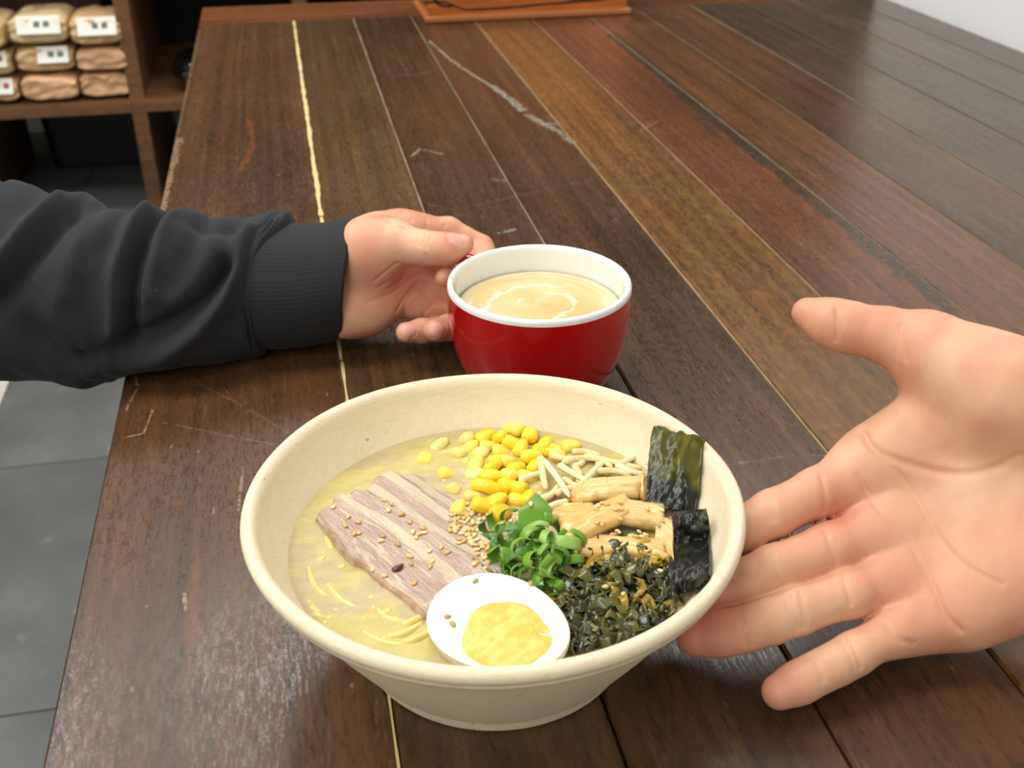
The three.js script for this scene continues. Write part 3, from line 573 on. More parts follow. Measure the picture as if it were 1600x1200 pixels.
{ // open right hand beside the bowl, palm up towards the viewer
  const A = (x, y, d) => at(x, y, d), pad = FWD.clone().multiplyScalar(-1);
  const J = {
    i: [A(1345, 737, 0.474), A(1207, 803, 0.461), A(1122, 848, 0.462), A(1066, 876, 0.465)],
    m: [A(1375, 825, 0.466), A(1208, 891, 0.447), A(1122, 925, 0.450), A(1070, 944, 0.453)],
    r: [A(1400, 900, 0.458), A(1243, 955, 0.438), A(1160, 984, 0.436), A(1089, 996, 0.437)],
    p: [A(1437, 962, 0.452), A(1332, 1022, 0.435), A(1275, 1052, 0.430), A(1218, 1081, 0.427)],
    t: [A(1436, 545, 0.466), A(1322, 513, 0.474), A(1268, 491, 0.479)],
  };
  const fingers = [
    finger(J.i, [0.0112, 0.0100, 0.0088, 0.0076], pad), finger(J.m, [0.0112, 0.0098, 0.0088, 0.0078], pad),
    finger(J.r, [0.0110, 0.0094, 0.0087, 0.0080], pad), finger(J.p, [0.0098, 0.0083, 0.0078, 0.0072], pad, 0.0009),
    [[A(1500, 575, 0.458), 0.0155], [A(1436, 540, 0.466), 0.0140], [A(1385, 524, 0.470), 0.0118], [A(1322, 511, 0.474), 0.0108], [A(1292, 502, 0.4765), 0.0100], [A(1262, 489, 0.480), 0.0070]],
  ];
  const W1 = A(1690, 700, 0.452), W2 = A(1690, 800, 0.450);
  const palm = [
    [[J.i[0], 0.0125], [A(1500, 735, 0.466), 0.0135], [W1, 0.0175]],
    [[J.m[0], 0.0125], [A(1520, 795, 0.462), 0.0135], [A(1690, 750, 0.452), 0.0175]],
    [[J.r[0], 0.0120], [A(1530, 855, 0.457), 0.0135], [W2, 0.0175]],
    [[J.p[0], 0.0108], [A(1540, 905, 0.452), 0.0160], [A(1680, 850, 0.447), 0.0185]],
    [[A(1420, 985, 0.449), 0.0070], [A(1500, 955, 0.449), 0.0125], [A(1600, 915, 0.447), 0.0160]],
    [[A(1465, 560, 0.462), 0.0160], [A(1560, 610, 0.452), 0.0210], [A(1680, 660, 0.446), 0.0205]],
    [[A(1440, 640, 0.467), 0.0085], [A(1405, 675, 0.471), 0.0080], [A(1372, 700, 0.473), 0.0105]],
    [[A(1500, 660, 0.462), 0.0120], [A(1430, 700, 0.469), 0.0105]],
    [[A(1690, 745, 0.451), 0.0200], [A(1900, 740, 0.40), 0.0260], [A(2200, 755, 0.35), 0.0320]],
    [[A(1690, 790, 0.449), 0.0190], [A(1900, 800, 0.40), 0.0250], [A(2200, 820, 0.35), 0.0310]],
  ];
  const creases = [
    { p: [[1346, 672], [1369, 703], [1407, 721], [1453, 735], [1502, 741], [1558, 731], [1590, 712]], w: 0.0016, a: 0.0012 },
    { p: [[1352, 690], [1385, 722], [1415, 752], [1442, 797], [1470, 843], [1512, 885], [1565, 913]], w: 0.0012, a: 0.0007 },
    { p: [[1340, 742], [1356, 770], [1376, 801], [1411, 832], [1435, 874], [1460, 920], [1474, 955], [1502, 986]], w: 0.0012, a: 0.0008 },
    { p: [[1283, 742], [1288, 770], [1289, 800]] }, { p: [[1199, 768], [1206, 787], [1212, 812]] }, { p: [[1193, 774], [1199, 795], [1203, 815]], a: 0.0006 },
    { p: [[1289, 826], [1296, 850], [1308, 878]] }, { p: [[1204, 864], [1208, 885], [1210, 910]] },
    { p: [[1318, 895], [1321, 915], [1330, 944]] }, { p: [[1231, 928], [1233, 950], [1248, 983]] }, { p: [[1251, 924], [1255, 950], [1259, 980]] }, { p: [[1157, 966], [1162, 985], [1165, 1008]] },
    { p: [[1384, 978], [1402, 998], [1428, 1006]] }, { p: [[1325, 994], [1335, 1015], [1345, 1043]] }, { p: [[1316, 1000], [1326, 1020], [1336, 1046]], a: 0.0005 }, { p: [[1268, 1024], [1279, 1042], [1287, 1064]] },
    { p: [[1307, 485], [1309, 508], [1306, 532]] }, { p: [[1408, 510], [1410, 535], [1416, 560]], w: 0.0014, a: 0.0006 },
    
  ];
  const F = handField({ palm, kp: 0.014, fingers, kf: 0.011, creases });
  const all = [...palm, ...fingers].flat().map(([p, r]) => [p.clone().subScalar(r + 0.004), p.clone().addScalar(r + 0.004)]);
  const lo = V(9, 9, 9), hi = V(-9, -9, -9); for (const [a, b] of all) { lo.min(a); hi.max(b); }
  const g = surfaceNet(F, lo, hi, 0.00125);
  skinPaint(g, [[J.i[3], 0.03, 0.6], [J.m[3], 0.03, 0.6], [J.r[3], 0.03, 0.7], [J.p[3], 0.022, 0.6], [A(1262, 489, 0.478), 0.02, 0.3], [A(1330, 850, 0.45), 0.034, 0.4], [A(1310, 770, 0.46), 0.022, 0.3], [A(1400, 960, 0.44), 0.030, 0.35], [A(1400, 590, 0.46), 0.02, 0.25], [A(1480, 950, 0.44), 0.03, 0.2]]);
  const t = thing('person', 'open bare hand, palm up and fingers spread, reaching under the rim of the soup bowl', 'person', V(0, 0, 0));
  part('body', g, skinMat, t);
}
{ // hand holding the cup by its handle, arm in a black sleeve
  const A = at, t = thing('person', 'hand in a black sweatshirt sleeve gripping the handle of the red cup', 'person', V(0, 0, 0));
  const pad = FWD.clone().multiplyScalar(-1);
  const J = {
    i: [A(622, 362, 0.694), A(700, 364, 0.699), A(750, 388, 0.700), A(757, 412, 0.690)],
    m: [A(634, 398, 0.702), A(735, 418, 0.708), A(726, 434, 0.675), A(694, 434, 0.657)],
    r: [A(628, 432, 0.700), A(728, 470, 0.708), A(724, 506, 0.682), A(679, 516, 0.655)],
    p: [A(616, 464, 0.694), A(688, 494, 0.702), A(684, 514, 0.676), A(634, 519, 0.661)],
  };
  const fingers = [
    finger(J.i, [0.0112, 0.0098, 0.0085, 0.0078], V(0, -1, 0), 0.0006), finger(J.m, [0.0110, 0.0092, 0.0082, 0.0055], pad, 0.0003),
    finger(J.r, [0.0105, 0.0086, 0.0078, 0.0068], pad, 0.0003), finger(J.p, [0.0095, 0.0074, 0.0072, 0.0062], pad, 0.0003),
    [[A(585, 385, 0.672), 0.0150], [A(622, 380, 0.662), 0.0125], [A(650, 386, 0.657), 0.0103], [A(668, 388, 0.655), 0.0098], [A(698, 389, 0.654), 0.0098], [A(724, 381, 0.656), 0.0062]],
  ];
  const palm = [
    [[J.i[0], 0.0115], [A(560, 387, 0.692), 0.0148], [A(500, 405, 0.690), 0.0185]],
    [[J.m[0], 0.0115], [A(560, 425, 0.694), 0.0155], [A(500, 432, 0.690), 0.0185]],
    [[J.r[0], 0.0115], [A(565, 455, 0.692), 0.0155], [A(500, 455, 0.688), 0.0185]],
    [[J.p[0], 0.0110], [A(575, 478, 0.685), 0.0155], [A(540, 482, 0.682), 0.0150], [A(500, 470, 0.684), 0.0175]],
    [[A(615, 380, 0.668), 0.0125], [A(580, 392, 0.670), 0.0185], [A(540, 425, 0.686), 0.0180]],
    [[A(597, 362, 0.686), 0.0105], [A(640, 362, 0.686), 0.0085], [A(670, 366, 0.690), 0.0075]],
    [[A(500, 432, 0.690), 0.0240], [A(405, 442, 0.682), 0.0230]],
  ];
  const creases = [
    { p: [[608, 345], [618, 353], [634, 358], [652, 362]], w: 0.0013, a: 0.0011 },
    { p: [[576, 471], [594, 466], [613, 457], [634, 441], [655, 430], [682, 419]], w: 0.0013, a: 0.0008 },
    { p: [[626, 500], [620, 486], [632, 466], [642, 454], [653, 441]], w: 0.0012, a: 0.001 }, { p: [[634, 496], [632, 478], [640, 464], [650, 452]], w: 0.001, a: 0.0007 },
    { p: [[586, 438], [604, 424], [620, 412]], w: 0.0013, a: 0.0009 }, { p: [[594, 448], [618, 431], [634, 414]], w: 0.0012, a: 0.0008 }, { p: [[606, 452], [632, 434], [648, 415]], w: 0.0011, a: 0.0007 },
    { p: [[654, 366], [653, 376], [656, 385]], w: 0.0009, a: 0.0006 }, { p: [[664, 365], [664, 376], [667, 387]], w: 0.0009, a: 0.0007 }, { p: [[674, 366], [673, 376]], w: 0.0009, a: 0.0005 },
    { p: [[665, 398], [667, 410]], w: 0.001, a: 0.0007 }, { p: [[643, 342], [644, 352]], w: 0.0009, a: 0.0006 }, { p: [[666, 342], [667, 354]], w: 0.0009, a: 0.0006 }, { p: [[695, 352], [702, 362]], w: 0.001, a: 0.0008 },
    { p: [[637, 505], [660, 502]], w: 0.0009, a: 0.0004 },
  ];
  const probe = handField({ palm, kp: 0.013, fingers, kf: 0.008 });
  const mkNail = (px, py, dir, len, wid) => {
    const c = probe.trace(px, py); if (!c) return null; const e = 0.0012, b = probe.base;
    const n = V(b(c.x + e, c.y, c.z) - b(c.x - e, c.y, c.z), b(c.x, c.y + e, c.z) - b(c.x, c.y - e, c.z), b(c.x, c.y, c.z + e) - b(c.x, c.y, c.z - e)).normalize();
    const a = dir.clone().addScaledVector(n, -dir.dot(n)).normalize(); return { at: c, a, s: new THREE.Vector3().crossVectors(n, a), n, len, wid };
  };
  const nails = [mkNail(718, 373, J.i[1].clone().sub(J.i[0]), 0.0072, 0.0048), mkNail(684, 514, RIGHT.clone().multiplyScalar(-1), 0.0056, 0.0046), mkNail(638, 516, RIGHT.clone().multiplyScalar(-1), 0.005, 0.0040)].filter(Boolean);
  const F = handField({ palm, kp: 0.013, fingers, kf: 0.008, creases, nails });
  const all = [...palm, ...fingers].flat().map(([p, r]) => [p.clone().subScalar(r + 0.004), p.clone().addScalar(r + 0.004)]);
  const lo = V(9, 9, 9), hi = V(-9, -9, -9); for (const [a, b] of all) { lo.min(a); hi.max(b); }
  const g = surfaceNet(F, lo, hi, 0.00125);
  skinPaint(g, [[J.r[3], 0.016, 0.5], [J.p[3], 0.014, 0.5], [J.m[3], 0.014, 0.5], [A(724, 381, 0.65), 0.022, 0.4], [A(620, 425, 0.685), 0.026, 0.35], [A(650, 440, 0.69), 0.03, 0.3]], 0, F.NL);
  part('body', g, skinMat, t);

  // sleeve: cross sections follow the arm; folds are ridges and hollows in the cloth
  const topC = [[-420, 300], [-300, 288], [-150, 276], [-60, 280], [0, 281], [25, 281], [50, 288], [85, 304], [115, 307], [135, 302], [152, 312], [178, 331], [210, 336], [240, 329], [272, 322], [300, 326], [335, 336], [385, 341], [405, 335], [425, 329], [448, 331], [474, 336]];
  const botC = [[-420, 590], [-300, 598], [-150, 602], [-60, 600], [0, 597], [50, 593], [88, 590], [115, 598], [145, 605], [168, 602], [186, 592], [205, 579], [250, 575], [300, 573], [350, 567], [400, 556], [425, 550], [474, 546]];
  const pick = (c, x) => { if (x <= c[0][0]) return c[0][1]; for (let i = 0; i + 1 < c.length; i++) if (x <= c[i + 1][0]) { const t = (x - c[i][0]) / (c[i + 1][0] - c[i][0]); const s = t * t * (3 - 2 * t); return lerp(c[i][1], c[i + 1][1], lerp(t, s, 0.5)); } return c[c.length - 1][1]; };
  const dep = (x) => pick([[-420, 0.62], [-150, 0.632], [0, 0.648], [200, 0.660], [300, 0.664], [415, 0.683], [560, 0.684]], x);
  const FOLDS = [
    { p: [[162, 582], [178, 572], [210, 562], [262, 552], [312, 530], [356, 495], [384, 455], [396, 415], [402, 375]], a: 0.0062, w: 17 },
    { p: [[168, 566], [190, 552], [228, 543], [276, 524], [322, 496], [356, 460], [376, 425]], a: -0.0085, w: 17 },
    { p: [[272, 328], [262, 352], [252, 400], [244, 455], [238, 505], [222, 535]], a: -0.0062, w: 13 },
    { p: [[240, 340], [228, 400], [216, 450], [214, 500], [205, 535], [175, 555]], a: 0.0055, w: 15 },
    { p: [[285, 345], [276, 410], [268, 470]], a: 0.003, w: 16 },
    { p: [[118, 330], [92, 372], [62, 420], [30, 455]], a: 0.0058, w: 17 },
    { p: [[140, 345], [112, 395], [84, 440], [50, 480], [10, 500]], a: -0.0060, w: 18 },
    { p: [[12, 290], [2, 320], [-20, 350]], a: -0.006, w: 10 }, { p: [[300, 345], [350, 362], [395, 372]], a: -0.0024, w: 13 },
    { p: [[60, 500], [110, 540], [160, 590]], a: -0.003, w: 26 }, { p: [[20, 540], [80, 575], [130, 600]], a: 0.003, w: 20 },
    { p: [[190, 350], [165, 410], [150, 470]], a: 0.0028, w: 22 }, { p: [[330, 350], [322, 400], [300, 450]], a: -0.0025, w: 22 }, { p: [[-80, 300], [-110, 400], [-90, 500]], a: 0.006, w: 24 },
    { p: [[440, 338], [420, 370], [410, 430], [406, 490], [405, 545]], a: -0.0012, w: 3 },
  ].map((f) => ({ ...f, w: f.w < 6 ? f.w : f.w * 0.8, p: curve(f.p.map(([x, y]) => V(x, y, 0)), 30).map((v) => [v.x, v.y]) }));
  const fold = (x, y) => { let s = 0; for (const f of FOLDS) { let d = 1e9; for (let i = 0; i + 1 < f.p.length; i++) { const a = f.p[i]; if (Math.abs(a[0] - x) > 90 && Math.abs(a[1] - y) > 90) continue; d = Math.min(d, segDist(x, y, f.p[i], f.p[i + 1])); } if (d < f.w * 4) s += f.a * Math.exp(-(d * d) / (f.w * f.w) * 0.8); } return s; };
  function tube(x0f, x1f, nx, nt, top, bot, disp, squash) {
    const P = [], U = [], I = [];
    for (let i = 0; i <= nx; i++) for (let k = 0; k <= nt; k++) {
      const th = k / nt * Math.PI * 2, front = Math.cos(th), v = 0.5 - 0.5 * Math.sin(th);
      const x = lerp(x0f(v), x1f(v), i / nx), T = top(x), B = bot(x), d = dep(x), h = (B - T) / 2 * d / FOCAL, mid = (T + B) / 2;
      const py = mid - (B - T) / 2 * Math.sin(th);
      const q = at(x, mid, d), D = disp(x, py, front, th);
      const n = UP.clone().multiplyScalar(Math.sin(th)).addScaledVector(FWD, -Math.cos(th));
      q.addScaledVector(UP, Math.sin(th) * h).addScaledVector(FWD, -Math.cos(th) * h * squash).addScaledVector(n, D);
      if (q.x > -0.122) q.y = Math.max(q.y, TABLE + 0.0012);
      P.push(q.x, q.y, q.z); U.push(x * 0.0004, th * 0.045);
    }
    const R = nt + 1; for (let i = 0; i < nx; i++) for (let k = 0; k < nt; k++) { const a = i * R + k; I.push(a, a + R, a + 1, a + 1, a + R, a + R + 1); }
    const gg = new THREE.BufferGeometry(); gg.setAttribute('position', new THREE.Float32BufferAttribute(P, 3)); gg.setAttribute('uv', new THREE.Float32BufferAttribute(U, 2)); gg.setIndex(I); gg.computeVertexNormals(); return gg;
  }
  const weave = dataTex(512, 512, (u, v, o) => { const a = 120 + 60 * (n2(u * 256, v * 256) - 0.5) + 60 * Math.sin(u * 512 * 0.8) * 0.2 + 50 * (fbm(u * 30, v * 30, 3) - 0.5); o[0] = o[1] = o[2] = a; }, false); weave.repeat.set(14, 14);
  const fleeceTex = dataTex(1024, 1024, (u, v, o) => { const s = 0.9 + 0.2 * fbm(u * 60, v * 60, 4) + 0.12 * (n2(u * 600, v * 600) - 0.5), lint = smooth(0.985, 0.995, n2(u * 210 + 3, v * 210)) * smooth(0.55, 0.7, n2(u * 19, v * 23)); o[0] = lerp(36 * s, 170, lint); o[1] = lerp(39 * s, 170, lint); o[2] = lerp(44 * s, 170, lint); }); fleeceTex.repeat.set(3, 3);
  const cloth = std(0xffffff, 0.92, { map: fleeceTex, bumpMap: weave, bumpScale: 0.0004, sheen: 0.5, sheenRoughness: 0.55, sheenColor: new THREE.Color(0.16, 0.17, 0.19), side: THREE.DoubleSide });
  const endX = (v) => 462 - 34 * smooth(0, 0.4, v) - 8 * v;
  const sl = part('sleeve', tube(() => -420, endX, 300, 160, (x) => pick(topC, x), (x) => pick(botC, x), (x, y, f) => (0.25 + 0.75 * smooth(-0.5, 0.3, f)) * 1.5 * fold(x, y) + 0.0016 * (n2(x * 0.03 + 5, y * 0.03) - 0.5) - 0.009 * Math.pow(smooth(-11, 0, x - endX(clamp((y - 335) / 212, 0, 1))), 2), 0.82), cloth, t, 'baggy black sweatshirt sleeve with soft folds');
  const cap0 = at(-420, 445, 0.62); { const gg = new THREE.SphereGeometry(1, 32, 16); gg.scale(0.053, 0.0525, 0.0435); gg.applyMatrix4(new THREE.Matrix4().makeBasis(RIGHT, UP, FWD.clone().multiplyScalar(-1))); gg.translate(cap0.x, cap0.y, cap0.z); part('elbow', gg, cloth, sl); }
  // stitches beside the cuff seam
  const ribTex = dataTex(512, 256, (u, v, o) => { const s = 0.92 + 0.12 * n2(u * 300, v * 300) + 0.02 * Math.sin(v * Math.PI * 2 * 64); o[0] = 34 * s; o[1] = 36 * s; o[2] = 38 * s; });
  const ribBump = dataTex(64, 1024, (u, v, o) => { o[0] = o[1] = o[2] = 128 + 90 * Math.sin(v * Math.PI * 2 * 64) + 20 * (n2(u * 60, v * 900) - 0.5); }, false);
  const ctop = [[395, 350], [430, 348], [470, 350], [510, 348], [545, 341], [566, 336]], cbot = [[395, 545], [430, 546], [470, 543], [510, 535], [540, 527], [566, 522]];
  const rep = (tx) => { tx.repeat.set(6, 5); return tx; };
  const rib = std(0xffffff, 0.9, { map: rep(ribTex), bumpMap: rep(ribBump), bumpScale: 0.0001, sheen: 0.5, sheenRoughness: 0.55, sheenColor: new THREE.Color(0.16, 0.17, 0.19), side: THREE.DoubleSide });
  part('cuff', tube((v) => 400 + 8 * (1 - v), (v) => 565 - 24 * v, 60, 120, (x) => pick(ctop, x), (x) => pick(cbot, x), (x, y, f) => 0.0006 * (n2(x * 0.05, y * 0.02) - 0.5) - 0.0022 * smooth(0.6, 1, (x - (565 - 24 * clamp((y - 340) / 185, 0, 1))) / 6 + 1), 0.95), rib, sl, 'ribbed black cuff');
  const sm = new THREE.SphereGeometry(1, 6, 4); sm.scale(0.0006, 0.0014, 0.0005); const sg = [];
  for (const dx of [-8, 7]) for (let k = 0; k < 38; k++) { const y = 352 + k * 5.1, x0 = endX((y - 335) / 212) - 16 + dx * 0.6; const T = pick(topC, x0), B = pick(botC, x0), mid = (T + B) / 2, sn = clamp((mid - y) / ((B - T) / 2), -1, 1), cs = Math.sqrt(1 - sn * sn), d = dep(x0), h = (B - T) / 2 * d / FOCAL; const q = at(x0, mid, d).addScaledVector(UP, sn * h).addScaledVector(FWD, -cs * h * 0.82).addScaledVector(FWD, -0.0008 * cs); const gg = sm.clone(); gg.applyMatrix4(new THREE.Matrix4().makeBasis(RIGHT, UP, FWD.clone().multiplyScalar(-1))); gg.translate(q.x, q.y, q.z); sg.push(gg); }
  part('stitching', mergeGeometries(sg), std(0x17181a, 0.8), sl).userData.kind = 'stuff';
}

// ---------------------------------------------------------------- soup and toppings
const Y0 = TABLE + BROTH;
const P = (px, py, h = 0) => onY(px, py, Y0 + h);
const innerR = (y) => { const h = y - TABLE, a = [[0.0425, 0.078], [0.0515, 0.0845], [0.0595, 0.0892], [0.065, 0.0917], [0.068, 0.0928], [0.0735, 0.0965]]; if (h < a[0][0]) return 0.078 - (a[0][0] - h) * 0.7; for (let i = 0; i + 1 < a.length; i++) if (h <= a[i + 1][0]) return lerp(a[i][1], a[i + 1][1], (h - a[i][0]) / (a[i + 1][0] - a[i][0])); return 0.0965; };
const keepIn = (p, m = 0.0012) => { const dx = p.x - BC.x, dz = p.z - BC.z, r = Math.hypot(dx, dz), R = innerR(p.y) - m; if (r > R) { p.x = BC.x + dx * R / r; p.z = BC.z + dz * R / r; } return p; };
const landing = [];
{
  const g = thing('broth', 'cloudy pale yellow ramen broth filling the pulp bowl', 'soup', V(BC.x, TABLE, BC.z));
  const map = dataTex(1024, 1024, (u, v, o) => {
    const x = u - 0.5, y = v - 0.5, w = fbm(x * 7, y * 7, 3), a = fbm(x * 9 + w * 2.2, y * 9 - w * 1.7, 4), b = fbm(x * 34 + w * 3, y * 60, 3), f = n2(x * 420, y * 420);
    const yel = smooth(0.40, 0.62, a);
    const s = 0.92 + 0.13 * b + 0.04 * (f - 0.5);
    o[0] = lerp(190, 196, yel) * s; o[1] = lerp(171, 180, yel) * s; o[2] = lerp(128, 112, yel) * s;
  });
  const N = 150, M = 60, Pp = [], U = [], I = [];
  for (let j = 0; j <= M; j++) for (let i = 0; i <= N; i++) { const a = i / N * Math.PI * 2, r = j / M * 0.0838, x = Math.cos(a) * r, z = Math.sin(a) * r; const edge = smooth(0.0815, 0.0838, r) * 0.0007; Pp.push(x, BROTH + edge + 0.0007 * (fbm(x * 150 + 9, z * 150, 3) - 0.5) * smooth(0.0835, 0.08, r), z); U.push(x / 0.17 + 0.5, z / 0.17 + 0.5); }
  for (let j = 0; j < M; j++) for (let i = 0; i < N; i++) { const a = j * (N + 1) + i; I.push(a, a + 1, a + N + 1, a + 1, a + N + 2, a + N + 1); }
  const s = new THREE.BufferGeometry(); s.setAttribute('position', new THREE.Float32BufferAttribute(Pp, 3)); s.setAttribute('uv', new THREE.Float32BufferAttribute(U, 2)); s.setIndex(I); s.computeVertexNormals();
  landing.push(part('broth_surface', s, std(0xffffff, 0.34, { map, specularIntensity: 0.55 }), g));
  part('broth_body', lathe([[0.0005, 0.0085], [0.049, 0.0085], [0.055, 0.0115], [0.0605, 0.0195], [0.069, 0.0315], [0.077, 0.043], [0.0828, 0.0497]].reverse(), 96), std(0xcdb474, 0.3), g);
}
// a slab over four image corners of the soup plane: a-d is the front edge, b-c the back edge
function slab(a, b, c, d, top, th, nu = 36, nv = 16, opt = {}) {
  const Q = [], U = [], I = [];
  const f = (u, v) => {
    const k = opt.edge ?? 5, sd = opt.seed ?? 1;
    const vv = v + (v < 0.5 ? -1 : 1) * Math.abs(v - 0.5) * 2 * ((opt.bulge ?? 0) * Math.sin(Math.PI * u) + 0.10 * (fbm(u * 6 + sd, v * 2 + sd, 3) - 0.5));
    const uu = u + (u < 0.5 ? -1 : 1) * Math.abs(u - 0.5) * 0.09 * (fbm(v * 5 + sd * 2, 3, 3) - 0.5) * 2;
    const x = lerp(lerp(a[0], d[0], uu), lerp(b[0], c[0], uu), vv), y = lerp(lerp(a[1], d[1], uu), lerp(b[1], c[1], uu), vv);
    return P(x, y, top(u, v));
  };
  for (let j = 0; j <= nv; j++) for (let i = 0; i <= nu; i++) {
    const u = i / nu, v = j / nv, e = Math.min(u, 1 - u) * nu / 3, w = Math.min(v, 1 - v) * nv / 2.5, rnd_ = 1 - Math.pow(1 - clamp(Math.min(e, w), 0, 1), 2);
    const q = keepIn(f(u, v)); q.y -= th * 0.7 * (1 - rnd_); Q.push(q.x, q.y, q.z); U.push(u, v);
  }
  const n = (nu + 1) * (nv + 1);
  for (let j = 0; j <= nv; j++) for (let i = 0; i <= nu; i++) { const q = (j * (nu + 1) + i) * 3; Q.push(Q[q], Q[q + 1] - th, Q[q + 2]); U.push(i / nu, j / nv); }
  for (let j = 0; j < nv; j++) for (let i = 0; i < nu; i++) { const p = j * (nu + 1) + i, q = p + nu + 1; I.push(p, p + 1, q, p + 1, q + 1, q, n + p, n + q, n + p + 1, n + p + 1, n + q, n + q + 1); }
  const side = (p, q) => I.push(p, n + p, q, q, n + p, n + q);
  for (let i = 0; i < nu; i++) { side(i, i + 1); const k = nv * (nu + 1) + i; side(k + 1, k); }
  for (let j = 0; j < nv; j++) { const p = j * (nu + 1); side(p + nu + 1, p); side(p + nu, p + nu + nu + 1); }
  const g = new THREE.BufferGeometry(); g.setAttribute('position', new THREE.Float32BufferAttribute(Q, 3)); g.setAttribute('uv', new THREE.Float32BufferAttribute(U, 2)); g.setIndex(I); g.computeVertexNormals();
  const pp = g.attributes.position, nn = g.attributes.normal; // make sure the top faces up
  if (nn.getY(Math.floor(nv / 2) * (nu + 1) + Math.floor(nu / 2)) < 0) { const ix = g.index.array; for (let i = 0; i < ix.length; i += 3) { const t = ix[i]; ix[i] = ix[i + 1]; ix[i + 1] = t; } g.computeVertexNormals(); }
  return g;
}
{
  const porkTex = (sd, bands) => dataTex(512, 256, (u, v, o) => {
    const w = v + 0.12 * (fbm(u * 3 + sd, v * 2, 3) - 0.5) + 0.03 * Math.sin(u * 5 + sd);
    let fat = 0; for (const [c, h] of bands) fat = Math.max(fat, smooth(h, h * 0.4, Math.abs(w - c)));
    fat = Math.max(fat, 0.85 * smooth(0.60, 0.70, fbm(u * 7 + sd * 3, w * 26, 3)));
    const fib = fbm(u * 10 + sd, w * 60, 3), blot = fbm(u * 8 + sd, v * 6, 3), f = n2(u * 260, v * 160);
    const s = 0.86 + 0.22 * (fib - 0.3) + 0.05 * (f - 0.5);
    const mr = lerp(212, 194, blot), mg = lerp(186, 162, blot), mb = lerp(166, 148, blot);
    o[0] = lerp(mr, 228, fat) * s; o[1] = lerp(mg, 210, fat) * s; o[2] = lerp(mb, 180, fat) * s;
    const brown = smooth(0.05, 0.01, Math.min(v, 1 - v)) * smooth(0.4, 0.7, fbm(u * 20, sd, 2)) * 0.4; o[0] = lerp(o[0], 150, brown); o[1] = lerp(o[1], 108, brown); o[2] = lerp(o[2], 76, brown);
  });
  const bump = dataTex(512, 256, (u, v, o) => { o[0] = o[1] = o[2] = 128 + 110 * (fbm(u * 14, v * 34, 4) - 0.5) + 40 * (n2(u * 150, v * 90) - 0.5); }, false);
  const mk = (sd, bands) => std(0xffffff, 0.22, { map: porkTex(sd, bands), bumpMap: bump, bumpScale: 0.0012, specularIntensity: 0.8 });
  const spec = [
    ['wide slice of braised pork belly with a glossy pink end, lying beside the egg', slab([486, 800], [556, 752], [786, 905], [668, 955], (u, v) => 0.0042 + 0.0016 * Math.sin(u * 7 + v * 2) + 0.0022 * (fbm(u * 6, v * 5, 3) - 0.5), 0.005, 60, 30, { bulge: 0.10, seed: 3 }), mk(2, [[0.62, 0.1], [0.98, 0.1]])],
    ['middle slice of braised pork belly with long cream fat bands', slab([560, 760], [606, 722], [808, 868], [782, 900], (u, v) => 0.0018 + 0.0018 * (fbm(u * 6 + 4, v * 4, 3) - 0.5), 0.005, 50, 20, { seed: 7 }), mk(5, [[0.2, 0.16], [0.75, 0.2]])],
    ['pale slice of braised pork belly half sunk in broth towards the corn', slab([606, 730], [668, 742], [792, 828], [800, 862], (u, v) => 0.0008 + 0.0020 * (fbm(u * 5 + 9, v * 4, 3) - 0.5) - 0.0012 * v, 0.005, 50, 20, { seed: 11 }), mk(9, [[0.3, 0.3], [0.85, 0.25]])],
  ];
  for (const [label, g, m] of spec) landing.push(single('pork_slice', g, m, label, 'meat', 'braised pork slices in the soup'));
}
